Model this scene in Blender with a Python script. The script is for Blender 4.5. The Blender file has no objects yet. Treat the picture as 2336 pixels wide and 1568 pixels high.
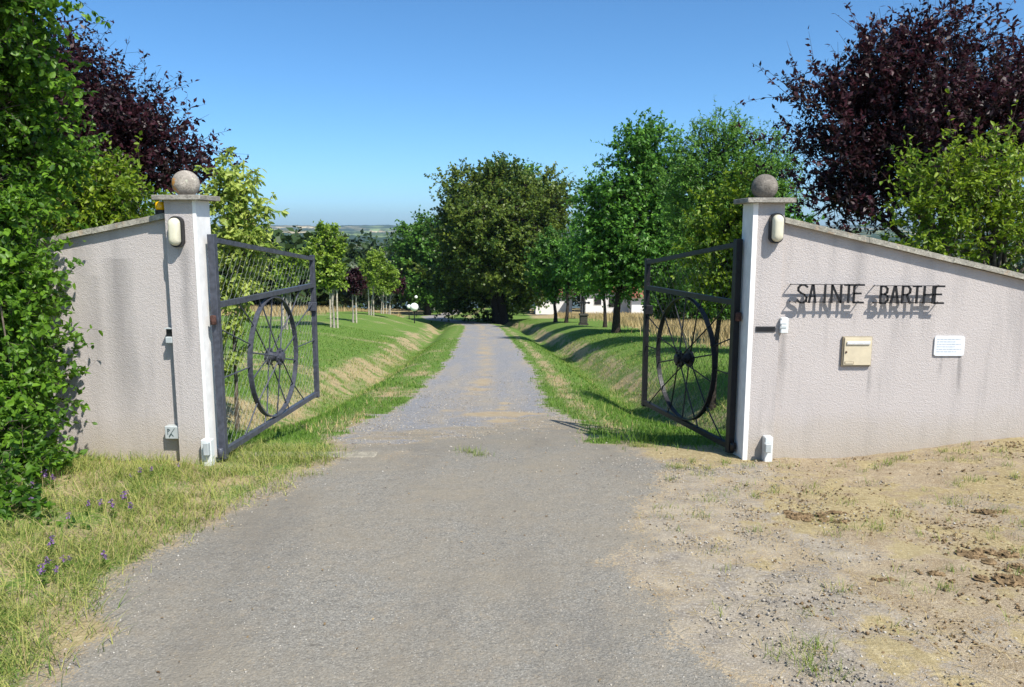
import bpy, math, random
import numpy as np
from mathutils import Vector, Matrix
R=math.radians
scn=bpy.context.scene
COL=scn.collection
# ---------------------------------------------------------------- camera model (used to survey the site)
F=1782.0; TH=R(8.27); CZ=2.0; CT,ST=math.cos(TH),math.sin(TH)
def ray(u,v):
    a=(u-1168)/F; b=(784-v)/F
    return np.array([a, CT+b*ST, -ST+b*CT])
def at(u,v,y):
    d=ray(u,v); k=y/d[1]; return np.array([d[0]*k, y, CZ+d[2]*k])
# ---------------------------------------------------------------- noise
_T=np.random.RandomState(7).rand(256,256)
def vn(x,y,s=0):
    x=np.asarray(x,float)+s*17.3; y=np.asarray(y,float)+s*31.7
    xi=np.floor(x).astype(int); yi=np.floor(y).astype(int); fx=x-xi; fy=y-yi
    fx=fx*fx*(3-2*fx); fy=fy*fy*(3-2*fy)
    a=_T[xi%256,yi%256]; b=_T[(xi+1)%256,yi%256]; c=_T[xi%256,(yi+1)%256]; d=_T[(xi+1)%256,(yi+1)%256]
    return (a*(1-fx)+b*fx)*(1-fy)+(c*(1-fx)+d*fx)*fy
def fbm(x,y,s=0,o=4):
    t=0;w=.5;n=0
    for i in range(o):
        t=t+w*vn(np.asarray(x)*2**i,np.asarray(y)*2**i,s+i); n+=w; w*=.5
    return t/n
def sst(a,b,x):
    t=np.clip((np.asarray(x,float)-a)/(b-a),0,1); return t*t*(3-2*t)
# ---------------------------------------------------------------- terrain
PY=[-60,0,5.8,7.2,9,13,16,20.6,27.2,38.6,58,70,85,108,150,200,300,420]
PZ=[3.2,.35,.03,-.05,-.36,-.9,-1.2,-1.66,-2.25,-3.3,-5.1,-6.15,-7.35,-9.6,-13,-20,-34,-44]
RY=[-60,0,6.7,13,16,20.6,27,38.6,57,62,68,75,84,110,420]
RX=[-.3,-.3,-.3,-.62,-.64,-.68,-.88,-1.36,-2.2,-2.8,-4.4,-7.0,-8.6,-9.0,-9]
def zr(y): return np.interp(y,PY,PZ)
def xroad(y): return np.interp(y,RY,RX)
def H(x,y):
    x=np.asarray(x,float); y=np.asarray(y,float)
    z=(zr(y-.8)+2*zr(y)+zr(y+.8))/4; t=x-xroad(y); a=np.abs(t)
    on=sst(8.3,12.5,y)*(1-sst(62,76,y))
    wob=(fbm(y*.07,t*0+3,5,2)-.5)*.8
    z=z+on*(-.50*np.exp(-((a-3.05-wob)/.62)**2)+.42*np.where(t<0,sst(3.1,8.0,a-wob*.4),sst(3.3,5.4,a-wob*.6)))
    z=z+.55*sst(3,9,-t)*sst(26,48,y)*(1-sst(85,115,y))
    z=z+(1-sst(8.0,10,y))*.22*sst(2.6,4.9,x)*sst(2.5,6.6,y)
    z=z+.10*sst(2.1,3.6,-x)*(1-sst(5.6,6.8,y))
    z=z+(fbm(x*.8,y*.8,1)-.5)*.06*sst(1.5,3,a)+(fbm(x*.12,y*.12,2)-.5)*.5*sst(5,14,a)*sst(12,25,y)
    z=z+(fbm(x*.03,y*.03,9)-.5)*6*sst(125,220,y)
    return z
def hit(u,v):
    d=ray(u,v); k=2.0
    while k<400:
        p=d*k
        if CZ+p[2]<float(H(p[0],p[1])): break
        k*=1.01
    lo,hi=k/1.01,k
    for _ in range(18):
        m=(lo+hi)/2; p=d*m
        if CZ+p[2]<float(H(p[0],p[1])): hi=m
        else: lo=m
    p=d*hi; return np.array([p[0],p[1],float(H(p[0],p[1]))])
# ---------------------------------------------------------------- node helpers
class NB:
    def __init__(s,name):
        s.m=bpy.data.materials.new(name); s.m.use_nodes=True; s.t=s.m.node_tree; s.t.nodes.clear()
        s.out=s.n('ShaderNodeOutputMaterial')
    def n(s,t,**k):
        o=s.t.nodes.new(t)
        for a,b in k.items(): setattr(o,a,b)
        return o
    def set(s,sock,v):
        if hasattr(v,'node'): s.t.links.new(v,sock)
        elif isinstance(v,tuple) and len(v)==3 and sock.type=='RGBA': sock.default_value=(*v,1)
        else: sock.default_value=v
    def co(s): return s.n('ShaderNodeTexCoord').outputs['Object']
    def scale(s,v,sc):
        m=s.n('ShaderNodeMapping'); s.set(m.inputs[0],v); m.inputs['Scale'].default_value=sc; return m.outputs[0]
    def noise(s,v,sc,det=3,ro=.55,out=0):
        m=s.n('ShaderNodeTexNoise'); s.set(m.inputs['Vector'],v); m.inputs['Scale'].default_value=sc
        m.inputs['Detail'].default_value=det; m.inputs['Roughness'].default_value=ro; return m.outputs[out]
    def vor(s,v,sc,out='Distance',feat='F1'):
        m=s.n('ShaderNodeTexVoronoi'); m.feature=feat; s.set(m.inputs['Vector'],v); m.inputs['Scale'].default_value=sc; return m.outputs[out]
    def mr(s,v,a,b,c=0.,d=1.,smooth=False):
        m=s.n('ShaderNodeMapRange'); s.set(m.inputs[0],v)
        if smooth: m.interpolation_type='SMOOTHSTEP'
        for i,q in enumerate((a,b,c,d)): m.inputs[i+1].default_value=q
        return m.outputs[0]
    def mix(s,f,a,b,mode='MIX'):
        m=s.n('ShaderNodeMix'); m.data_type='RGBA'; m.blend_type=mode
        s.set(m.inputs[0],f); s.set(m.inputs[6],a); s.set(m.inputs[7],b); return m.outputs[2]
    def math(s,op,a,b=0.,c=None):
        m=s.n('ShaderNodeMath'); m.operation=op; s.set(m.inputs[0],a); s.set(m.inputs[1],b)
        if c is not None: s.set(m.inputs[2],c)
        return m.outputs[0]
    def attr(s,name,out=0):
        a=s.n('ShaderNodeAttribute'); a.attribute_name=name; return a.outputs[out]
    def sep(s,c):
        m=s.n('ShaderNodeSeparateXYZ'); s.set(m.inputs[0],c); return m.outputs
    def bump(s,h,st,dist,nrm=None):
        b=s.n('ShaderNodeBump'); s.set(b.inputs['Height'],h); b.inputs['Strength'].default_value=st; b.inputs['Distance'].default_value=dist
        if nrm is not None: s.set(b.inputs['Normal'],nrm)
        return b.outputs[0]
    def bsdf(s,col,rough=.8,spec=.3,nrm=None,metal=0.,**k):
        p=s.n('ShaderNodeBsdfPrincipled'); s.set(p.inputs['Base Color'],col); s.set(p.inputs['Roughness'],rough)
        p.inputs['Specular IOR Level'].default_value=spec; p.inputs['Metallic'].default_value=metal
        if nrm is not None: s.set(p.inputs['Normal'],nrm)
        return p
    def end(s,sh): s.t.links.new(sh,s.out.inputs[0]); return s.m
def simple(name,col,rough=.6,spec=.3,metal=0.,var=.12,sc=30.,bump=.1):
    b=NB(name); c=b.co(); n=b.noise(c,sc,4)
    dark=tuple(x*(1-var*1.6) for x in col); lite=tuple(min(1,x*(1+var)) for x in col)
    k=b.mix(b.mr(n,.3,.7),dark,lite)
    return b.end(b.bsdf(k,rough,spec,b.bump(n,bump,.004),metal).outputs[0])
def leafmat(name,c1,c2,trans=.35,tc=None,rough=.45,spec=.35):
    b=NB(name); lv=b.attr('lv',2)
    col=b.mix(lv,c1,c2)
    p=b.bsdf(col,rough,spec)
    t=b.n('ShaderNodeBsdfTranslucent')
    tcol=b.mix(lv,tuple(min(1,x*1.25) for x in (tc or c1)),tuple(min(1,x*1.25) for x in (tc or c2)))
    b.set(t.inputs[0],tcol)
    m=b.n('ShaderNodeMixShader'); m.inputs[0].default_value=trans
    b.t.links.new(p.outputs[0],m.inputs[1]); b.t.links.new(t.outputs[0],m.inputs[2])
    return b.end(m.outputs[0])
def roughcast(name,base,patch,drips=()):
    b=NB(name); c=b.co()
    st=b.noise(b.scale(c,(2.2,2.2,.35)),1.6,4,.6)          # streaks of weather running down
    st2=b.noise(b.scale(c,(9,9,.7)),1.3,3,.6)
    big=b.noise(c,1.1,3)
    g=b.vor(c,105.,'Distance'); g2=b.noise(c,150.,3,.6); g3=b.noise(c,45,2)
    grain=b.math('ADD',b.math('MULTIPLY',g,.55),g2)
    col=b.mix(b.mr(big,.35,.7),base,tuple(x*.93 for x in base))
    col=b.mix(b.mr(st,.50,.68,0,.42),col,patch)
    col=b.mix(b.mr(st2,.56,.76,0,.2),col,tuple(x*.62 for x in patch))
    z=b.sep(c)[2]
    X_=b.sep(c)[0]; wx=b.math('ADD',X_,b.mr(b.noise(b.scale(c,(3,3,1.2)),2,3),0,1,-.05,.05))
    for (dx,dw,dt,dl,da) in drips:      # dirt washed down below fittings and the coping
        m_=b.math('MULTIPLY',b.mr(b.math('ABSOLUTE',b.math('SUBTRACT',wx,dx)),0,dw,1,0,True),b.math('MULTIPLY',b.mr(z,dt-dl,dt-dl*.35,0,1,True),b.mr(z,dt,dt+.02,1,0)))
        m_=b.math('MULTIPLY',m_,b.mr(g2,.3,.6,da*.5,da))
        col=b.mix(m_,col,tuple(q*.72 for q in patch))
    zz=b.math('ADD',z,b.mr(b.noise(c,3.,3),0,1,-.18,.18))
    col=b.mix(b.mr(zz,.05,.42,.55,0),col,(.38,.32,.225))      # splashed earth near the foot
    col=b.mix(b.mr(g2,.32,.52,.42,0),col,tuple(x*.55 for x in base))
    nm=b.bump(grain,.6,.007,b.bump(g3,.3,.01))
    return b.end(b.bsdf(col,.92,.1,nm).outputs[0])
M={}
M['cast']=roughcast('roughcast_render',(.52,.472,.448),(.29,.27,.265))
_p=at(2193,815,6.79); _q=at(1984,838,6.79)
M['castR']=roughcast('roughcast_render_right',(.52,.472,.448),(.29,.27,.265),[(_p[0],.035,_p[2],.42,.8),(_p[0]-.18,.03,_p[2],.25,.45),(_q[0],.03,_q[2],.35,.5),(at(1787,762,6.79)[0],.05,at(1787,762,6.79)[2],.55,.6),(4.6,.10,1.75,.9,.35),(3.0,.12,2.0,.8,.3)])
M['castL']=roughcast('roughcast_render_left',(.52,.472,.448),(.29,.27,.265),[(-.78,.17,1.75,1.9,.55),(-.98,.08,1.6,1.3,.35),(-1.5,.12,1.6,1.2,.35)])
M['castPL']=roughcast('roughcast_render_pillar',(.52,.472,.448),(.29,.27,.265),[(-.13,.07,1.84,1.2,.6)])
M['smooth']=simple('smooth_white_render',(.80,.785,.76),.85,.15,var=.07,sc=9,bump=.15)
def stone(name,base,lichen=0.):
    b=NB(name); c=b.co(); n=b.noise(c,14,5,.65); f=b.noise(c,80,3)
    col=b.mix(b.mr(n,.35,.68),tuple(x*.55 for x in base),base)
    col=b.mix(b.mr(f,.5,.68,0,.7),col,tuple(x*.35 for x in base)); col=b.mix(b.mr(b.noise(c,5.,4,.7),.46,.6,0,.5),col,tuple(x*.45 for x in base))
    if lichen:
        col=b.mix(b.mr(b.noise(c,11.3,3),.60,.66,0,lichen),col,(.55,.25,.05))
        col=b.mix(b.mr(b.noise(c,23,3),.62,.66,0,.5),col,(.55,.55,.42))
    return b.end(b.bsdf(col,.93,.1,b.bump(b.math('ADD',n,f),.6,.008)).outputs[0])
M['stone']=stone('weathered_concrete',(.40,.37,.32),.0)
M['ballL']=stone('pale_stone_ball',(.46,.41,.35),.9)
M['ballR']=stone('dark_stone_ball',(.27,.24,.205),.0)
M['coping']=stone('coping_concrete',(.46,.43,.36),.15)
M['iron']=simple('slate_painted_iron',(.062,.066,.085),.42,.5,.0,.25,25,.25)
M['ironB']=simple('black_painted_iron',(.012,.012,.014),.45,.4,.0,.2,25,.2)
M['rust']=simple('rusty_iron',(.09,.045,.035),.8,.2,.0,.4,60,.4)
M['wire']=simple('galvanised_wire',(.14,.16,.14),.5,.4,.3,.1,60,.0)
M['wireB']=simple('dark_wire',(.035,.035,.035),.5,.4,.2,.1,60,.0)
M['black']=simple('black_plastic',(.015,.015,.016),.4,.4,var=.1)
M['grille']=simple('dark_slot',(.03,.03,.033),.5,.4,var=.1)
M['opal']=simple('aged_opal_glass',(.66,.62,.47),.22,.6,var=.06,sc=12,bump=.02)
M['plastic']=simple('white_plastic',(.66,.68,.67),.45,.4,var=.06,sc=15)
M['greypl']=simple('grey_plastic',(.42,.45,.45),.45,.4,var=.08,sc=15)
M['cream']=simple('cream_enamel',(.60,.52,.37),.4,.4,var=.06,sc=15)
M['creamD']=simple('cream_enamel_edge',(.30,.25,.17),.5,.3,var=.1,sc=15)
M['alu']=simple('brushed_aluminium',(.78,.78,.78),.35,.5,.4,.05,50)
M['sign']=simple('white_sign_enamel',(.70,.72,.74),.35,.4,var=.03,sc=10)
M['signtxt']=simple('faded_print',(.42,.47,.53),.5,.3,var=.05)
M['ink']=simple('marker_ink',(.06,.09,.09),.6,.2)
M['amber']=simple('amber_beacon',(.95,.50,.0),.25,.6,var=.05,sc=15)
M['globe']=simple('white_globe',(.88,.88,.86),.3,.5,var=.02)
M['bark']=simple('bark',(.13,.105,.08),.95,.1,var=.45,sc=25,bump=.8)
M['barkD']=simple('dark_bark',(.045,.036,.03),.95,.1,var=.4,sc=25,bump=.8)
M['barkP']=simple('pale_sapling_bark',(.33,.30,.25),.9,.1,var=.3,sc=14,bump=.5)
M['stake']=simple('weathered_stake_wood',(.48,.42,.33),.9,.1,var=.3,sc=18,bump=.5)
M['housew']=simple('white_limewash',(.74,.72,.70),.9,.1,var=.04,sc=1)
M['tile']=simple('red_clay_tile',(.27,.11,.075),.85,.1,var=.3,sc=6)
M['pane']=simple('dark_window_glass',(.02,.022,.028),.15,.6,var=.1)
M['darkstone']=stone('mossy_dark_stone',(.09,.085,.07),0)
M['conc']=stone('worn_concrete_slab',(.42,.38,.30),0)
M['clod']=simple('dry_earth_clod',(.21,.145,.08),.98,.05,var=.45,sc=40,bump=1.)
M['pebble']=None
b=NB('pebbles'); lv=b.attr('lv',2)
cr=b.n('ShaderNodeValToRGB'); b.set(cr.inputs[0],lv); e=cr.color_ramp.elements
e[0].color=(.16,.14,.12,1); e[1].color=(.46,.43,.38,1); q=e.new(.35); q.color=(.25,.23,.20,1); q=e.new(.7); q.color=(.34,.29,.22,1)
M['pebble']=b.end(b.bsdf(cr.outputs[0],.9,.15).outputs[0])
# leaves
M['L_hedge']=leafmat('hedge_leaf',(.035,.10,.011),(.18,.34,.026),.42)
M['L_plum']=leafmat('plum_leaf',(.010,.005,.007),(.062,.017,.024),.28,rough=.42,spec=.3)
M['L_shrub']=leafmat('yellowgreen_leaf',(.07,.15,.010),(.27,.36,.022),.4)
M['L_elder']=leafmat('box_elder_leaf',(.17,.27,.035),(.52,.58,.14),.42)
M['L_young']=leafmat('young_maple_leaf',(.11,.20,.02),(.31,.42,.05),.35)
M['L_big']=leafmat('old_tree_leaf',(.026,.072,.009),(.17,.22,.028),.3)
M['L_bigb']=leafmat('bushy_tree_leaf',(.028,.09,.012),(.12,.26,.028),.32)
M['L_dark']=leafmat('dark_maple_leaf',(.03,.11,.013),(.15,.33,.04),.36)
M['L_ash']=leafmat('ash_leaf',(.045,.13,.02),(.21,.39,.055),.38)
M['L_wood']=leafmat('woodland_leaf',(.016,.034,.010),(.055,.095,.022),.15)
M['L_grassw']=leafmat('weedy_grass',(.08,.17,.022),(.44,.42,.13),.3,rough=.6,spec=.15)
M['L_lawn']=leafmat('lawn_grass',(.06,.14,.016),(.165,.275,.04),.3,rough=.6,spec=.15)
M['L_straw']=leafmat('straw_grass',(.30,.23,.10),(.58,.46,.24),.3,rough=.7,spec=.1)
M['L_petal']=leafmat('vetch_petal',(.14,.06,.22),(.32,.18,.40),.3)
# ---------------------------------------------------------------- object helpers
def tag(o,label=None,cat=None,group=None,kind=None):
    if label: o['label']=label
    if cat: o['category']=cat
    if group: o['group']=group
    if kind: o['kind']=kind
    return o
def thing(name,label,cat,loc=(0,0,0),rz=0,group=None):
    o=bpy.data.objects.new(name,None); COL.objects.link(o); o.location=loc; o.rotation_euler=(0,0,rz)
    o.empty_display_size=.2
    return tag(o,label,cat,group)
def mesh(name,V,Fs,mat,parent=None,smooth=False,lv=None,loc=None):
    me=bpy.data.meshes.new(name)
    V=np.asarray(V,np.float32).reshape(-1,3)
    if isinstance(Fs,np.ndarray):
        n,k=Fs.shape
        me.vertices.add(len(V)); me.vertices.foreach_set('co',V.ravel())
        me.loops.add(n*k); me.loops.foreach_set('vertex_index',Fs.astype(np.int32).ravel())
        me.polygons.add(n); me.polygons.foreach_set('loop_start',np.arange(0,n*k,k,dtype=np.int32))
        me.update(calc_edges=True)
    else:
        me.from_pydata([tuple(map(float,v)) for v in V],[],[tuple(int(i) for i in f) for f in Fs]); me.update()
    if lv is not None:
        a=me.attributes.new('lv','FLOAT','POINT'); a.data.foreach_set('value',np.asarray(lv,np.float32))
    if smooth: me.polygons.foreach_set('use_smooth',np.ones(len(me.polygons),bool))
    if mat is not None: me.materials.append(mat)
    o=bpy.data.objects.new(name,me); COL.objects.link(o)
    if parent is not None: o.parent=parent
    if loc is not None: o.location=loc
    return o
class MB:
    def __init__(s): s.v=[]; s.f=[]
    def add(s,V,Fs):
        n=len(s.v); s.v+= [tuple(map(float,p)) for p in V]; s.f+=[tuple(i+n for i in f) for f in Fs]; return s
    def box(s,x0,x1,y0,y1,z0,z1,bev=0.):
        if bev<=0:
            V=[(x,y,z) for z in (z0,z1) for y in (y0,y1) for x in (x0,x1)]
            return s.add(V,[(0,2,3,1),(4,5,7,6),(0,1,5,4),(2,6,7,3),(0,4,6,2),(1,3,7,5)])
        b=bev; V=[];idx={}
        import itertools
        F_=[]
        for sx,sy,sz in itertools.product((0,1),repeat=3):
            X=(x0,x1)[sx];Y=(y0,y1)[sy];Z=(z0,z1)[sz]; dx=b*(1,-1)[sx];dy=b*(1,-1)[sy];dz=b*(1,-1)[sz]
            for ax,p in enumerate([(X,Y+dy,Z+dz),(X+dx,Y,Z+dz),(X+dx,Y+dy,Z)]):
                idx[(sx,sy,sz,ax)]=len(V); V.append(p)
            F_.append((idx[(sx,sy,sz,0)],idx[(sx,sy,sz,1)],idx[(sx,sy,sz,2)]))
        g=lambda *a: idx[a]
        for q in (0,1):
            F_.append((g(q,0,0,0),g(q,1,0,0),g(q,1,1,0),g(q,0,1,0)))
            F_.append((g(0,q,0,1),g(1,q,0,1),g(1,q,1,1),g(0,q,1,1)))
            F_.append((g(0,0,q,2),g(1,0,q,2),g(1,1,q,2),g(0,1,q,2)))
        for p in (0,1):
            for q in (0,1):
                F_.append((g(0,p,q,1),g(1,p,q,1),g(1,p,q,2),g(0,p,q,2)))
                F_.append((g(p,0,q,0),g(p,1,q,0),g(p,1,q,2),g(p,0,q,2)))
                F_.append((g(p,q,0,0),g(p,q,1,0),g(p,q,1,1),g(p,q,0,1)))
        return s.add(V,F_)
    def tube(s,pts,r,n=8,caps=True):
        pts=[Vector(p) for p in pts]; rs=r if hasattr(r,'__len__') else [r]*len(pts)
        V=[];K=len(pts); up=None
        for i,p in enumerate(pts):
            d=(pts[min(i+1,K-1)]-pts[max(i-1,0)]).normalized()
            if up is None:
                up=d.cross(Vector((0,0,1)) if abs(d.z)<.9 else Vector((1,0,0))).normalized()
            up=(up-d*up.dot(d)).normalized(); w=d.cross(up)
            for k in range(n):
                a=2*math.pi*(k+.5)/n; V.append(p+(up*math.cos(a)+w*math.sin(a))*rs[i])
        Fs=[(i*n+k,i*n+(k+1)%n,(i+1)*n+(k+1)%n,(i+1)*n+k) for i in range(K-1) for k in range(n)]
        if caps: Fs+= [tuple(range(n-1,-1,-1)), tuple((K-1)*n+k for k in range(n))]
        return s.add(V,Fs)
    def lathe(s,prof,n=24,ax='z',c=(0,0,0)):
        V=[]
        for r,h in prof:
            for k in range(n):
                a=2*math.pi*k/n; p=(r*math.cos(a),r*math.sin(a),h)
                if ax=='y': p=(p[0],p[2],p[1])
                V.append((p[0]+c[0],p[1]+c[1],p[2]+c[2]))
        K=len(prof)
        Fs=[(i*n+k,i*n+(k+1)%n,(i+1)*n+(k+1)%n,(i+1)*n+k) for i in range(K-1) for k in range(n)]
        Fs+=[tuple(range(n-1,-1,-1)),tuple((K-1)*n+k for k in range(n))]
        return s.add(V,Fs)
    def prism(s,poly,y0,y1):        # poly in (x,z)
        n=len(poly); V=[(x,y0,z) for x,z in poly]+[(x,y1,z) for x,z in poly]
        Fs=[tuple(range(n)),tuple(range(2*n-1,n-1,-1))]+[(i,i+n,(i+1)%n+n,(i+1)%n) for i in range(n)]
        return s.add(V,Fs)
    def obj(s,name,mat,parent=None,smooth=False): 
        o=mesh(name,s.v,s.f,mat,parent,smooth)
        import bmesh
        bm=bmesh.new(); bm.from_mesh(o.data); bmesh.ops.recalc_face_normals(bm,faces=bm.faces); bm.to_mesh(o.data); bm.free()
        return o
# ---------------------------------------------------------------- vegetation generators
def unit(a): return a/np.maximum(np.linalg.norm(a,axis=-1,keepdims=True),1e-9)
def leaf_geo(P,D,Nn,S,wd=.55,near=False,fold=.25):
    D=unit(D); Nn=unit(Nn-D*np.sum(Nn*D,-1,keepdims=True)); W=np.cross(D,Nn); S=S[:,None]
    n=len(P)
    if near:
        b=P; l1=P+D*S*.28+W*S*wd*.44+Nn*S*fold*.35; l2=P+D*S*.66+W*S*wd*.36+Nn*S*fold*.2; t=P+D*S-Nn*S*.08
        r1=P+D*S*.28-W*S*wd*.44+Nn*S*fold*.35; r2=P+D*S*.66-W*S*wd*.36+Nn*S*fold*.2
        V=np.stack([b,l1,l2,t,r2,r1],1).reshape(-1,3); i=np.arange(n)[:,None]*6
        Fa=np.concatenate([i+np.array([[0,1,2,3]]),i+np.array([[0,3,4,5]])]); return V,Fa,6
    b=P; l=P+D*S*.45+W*S*wd*.5+Nn*S*fold*.3; t=P+D*S; r=P+D*S*.45-W*S*wd*.5+Nn*S*fold*.3
    V=np.stack([b,l,t,r],1).reshape(-1,3); i=np.arange(n)[:,None]*4
    return V,i+np.array([[0,1,2,3]]),4
def tubes(P,Rr,n=3):
    N,K,_=P.shape; d=np.empty_like(P); d[:,1:-1]=P[:,2:]-P[:,:-2]; d[:,0]=P[:,1]-P[:,0]; d[:,-1]=P[:,-1]-P[:,-2]; d=unit(d)
    ref=np.where(np.abs(d[...,2:3])<.9,np.array([0,0,1.]),np.array([1.,0,0])); u=unit(np.cross(d,ref)); w=np.cross(d,u)
    a=2*np.pi*np.arange(n)/n
    V=P[:,:,None]+(u[:,:,None]*np.cos(a)[:,None]+w[:,:,None]*np.sin(a)[:,None])*Rr[:,:,None,None]
    idx=np.arange(N*K*n).reshape(N,K,n); A=idx[:,:-1];B=idx[:,1:]
    Fa=np.stack([A,np.roll(A,-1,2),np.roll(B,-1,2),B],-1).reshape(-1,4)
    return V.reshape(-1,3),Fa
def veg(name,label,cat,base,blobs,seed,mat,bark,ncl=60,clr=.3,shoots=8,slen=.5,up=.5,nleaf=10,leaf=.07,wd=.55,trunk_r=.08,trunk_top=None,
        nlimb=9,group=None,near=False,shell=2.2,stems=1,parts=('crown','trunk'),droop=.25,lean=(0,0),rootcut=None,stakes=0,scat=None):
    """a tree or shrub: tapered trunk and limbs, clusters of leafy shoots spread through ellipsoid volumes (relative to base)"""
    rg=np.random.RandomState(seed); base=np.array(base,float)
    bl=np.array(blobs,float); vol=bl[:,3]*bl[:,4]*bl[:,5]; pb=vol**.8/np.sum(vol**.8)
    k=rg.choice(len(bl),ncl,p=pb); dirs=unit(rg.normal(size=(ncl,3)))
    rr=rg.rand(ncl)**(1/shell); C=bl[k,:3]+dirs*bl[k,3:]*rr[:,None]; OUT=unit(dirs*1.0/bl[k,3:]*bl[k,3:].mean(1,keepdims=True))
    g0=H(base[0]+C[:,0],base[1]+C[:,1])-base[2]; C[:,2]=np.maximum(C[:,2],g0+.08)
    # shoots
    ci=np.repeat(np.arange(ncl),shoots); N=len(ci)
    S0=C[ci]+rg.normal(size=(N,3))*clr*.6
    gg=H(base[0]+S0[:,0],base[1]+S0[:,1])-base[2]; S0[:,2]=np.maximum(S0[:,2],gg+.05)
    D=unit(OUT[ci]*.8+np.array([0,0,up])+rg.normal(size=(N,3))*.55)
    L=slen*rg.uniform(.45,1.35,N); T=np.linspace(0,1,4)
    bend=rg.normal(size=(N,3))*.25; bend[:,2]-=droop*.6
    P=S0[:,None]+D[:,None]*(L[:,None]*T)[:,:,None]+(bend*L[:,None])[:,None]*(T**2)[None,:,None]
    # leaves
    li=np.repeat(np.arange(N),nleaf); t=rg.uniform(.05,1.02,len(li))
    LP=S0[li]+D[li]*(L[li]*t)[:,None]+bend[li]*(L[li]*t*t)[:,None]
    LD=unit(D[li]*.45+rg.normal(size=(len(li),3))*.75+np.array([0,0,-droop])); LN=unit(np.array([0,-.15,.8])+rg.normal(size=(len(li),3))*.55+OUT[ci][li]*.35)
    LS=leaf*rg.uniform(.6,1.25,len(li))
    ok=LP[:,2]>H(base[0]+LP[:,0],base[1]+LP[:,1])-base[2]+.02
    LP,LD,LN,LS=LP[ok],LD[ok],LN[ok],LS[ok]; li=li[ok]
    V,Fa,pv=leaf_geo(LP,LD,LN,LS,wd,near)
    shade=rg.rand(ncl)
    lv=np.clip(.62*shade[ci][li]**1.3+.62*rg.rand(len(li))**1.4-.05,0,1)
    root=thing(name,label,cat,base,0,group)
    mesh(parts[0],V,Fa,mat,root,lv=np.repeat(lv,pv))
    # wood
    top=trunk_top if trunk_top else float((bl[:,2]).max())
    Vs=[];Fs=[];off=0
    def put(v,f):
        nonlocal off
        Vs.append(v); Fs.append(f+off); off+=len(v)
    cen=np.average(bl[:,:3],axis=0,weights=vol)
    for s in range(stems):
        K=9; tt=np.linspace(0,1,K); sx=rg.normal()*.12*(stems>1)*3*trunk_r; a=rg.rand()*6.28
        o=np.array([math.cos(a),math.sin(a)])*(0 if stems==1 else .05+trunk_r*2)
        tip=np.array([cen[0]*.7+(rg.normal()*bl[0,3]*.5 if stems>1 else lean[0]),cen[1]*.7+(rg.normal()*bl[0,4]*.5 if stems>1 else lean[1])])
        path=np.stack([o[0]+(tip[0]-o[0])*tt**1.5,o[1]+(tip[1]-o[1])*tt**1.5,-.12+(top+.12)*tt],1)
        path[1:,:2]+=rg.normal(size=(K-1,2))*trunk_r*.35
        rad=trunk_r*(1.25-tt**.8*1.05); rad[0]*=1.25
        v,f=tubes(path[None],np.maximum(rad,trunk_r*.15)[None],8 if not near else 7); put(v,f)
        m=max(2,nlimb//stems); far=C[rg.choice(ncl,m)]
        hs=rg.uniform(.3,.92,m); st=np.stack([np.interp(hs,tt,path[:,i]) for i in range(3)],1)
        T5=np.linspace(0,1,5)[None,:,None]; arch=np.zeros((m,1,3)); arch[...,2]=np.linalg.norm(far-st,axis=1)[:,None]*.12
        LP_=st[:,None]+(far-st)[:,None]*T5+arch*np.sin(T5*np.pi)
        lr=trunk_r*rg.uniform(.3,.5,m)[:,None]*np.linspace(1,.2,5)[None]
        v,f=tubes(LP_,lr,5); put(v,f)
        lp=LP_[:,1:].reshape(-1,3)
        sel=np.arange(ncl) if stems==1 else np.arange(ncl)[s::stems]
        dd=((C[sel][:,None]-lp[None])**2).sum(-1); nb=lp[dd.argmin(1)]
        T4=np.linspace(0,1,4)[None,:,None]; TP=nb[:,None]+(C[sel]-nb)[:,None]*T4+rg.normal(size=(len(sel),4,3))*.03*slen*(T4*(1-T4)*4)
        v,f=tubes(TP,np.full((len(sel),4),trunk_r*.10)*np.linspace(1.4,.6,4),3); put(v,f)
    v,f=tubes(P,np.full((N,4),max(trunk_r*.035,leaf*.03))*np.linspace(1.2,.4,4),3); put(v,f)
    mesh(parts[1],np.concatenate(Vs),np.concatenate(Fs),bark,root,smooth=True)
    for q in range(stakes):
        sxx=(-1)**q*.16; mb=MB(); mb.tube([(sxx,.05,-.2),(sxx+.01,.05,1.75)],.04,7); mb.obj('stake',M['stake'],root)
    return root
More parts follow.
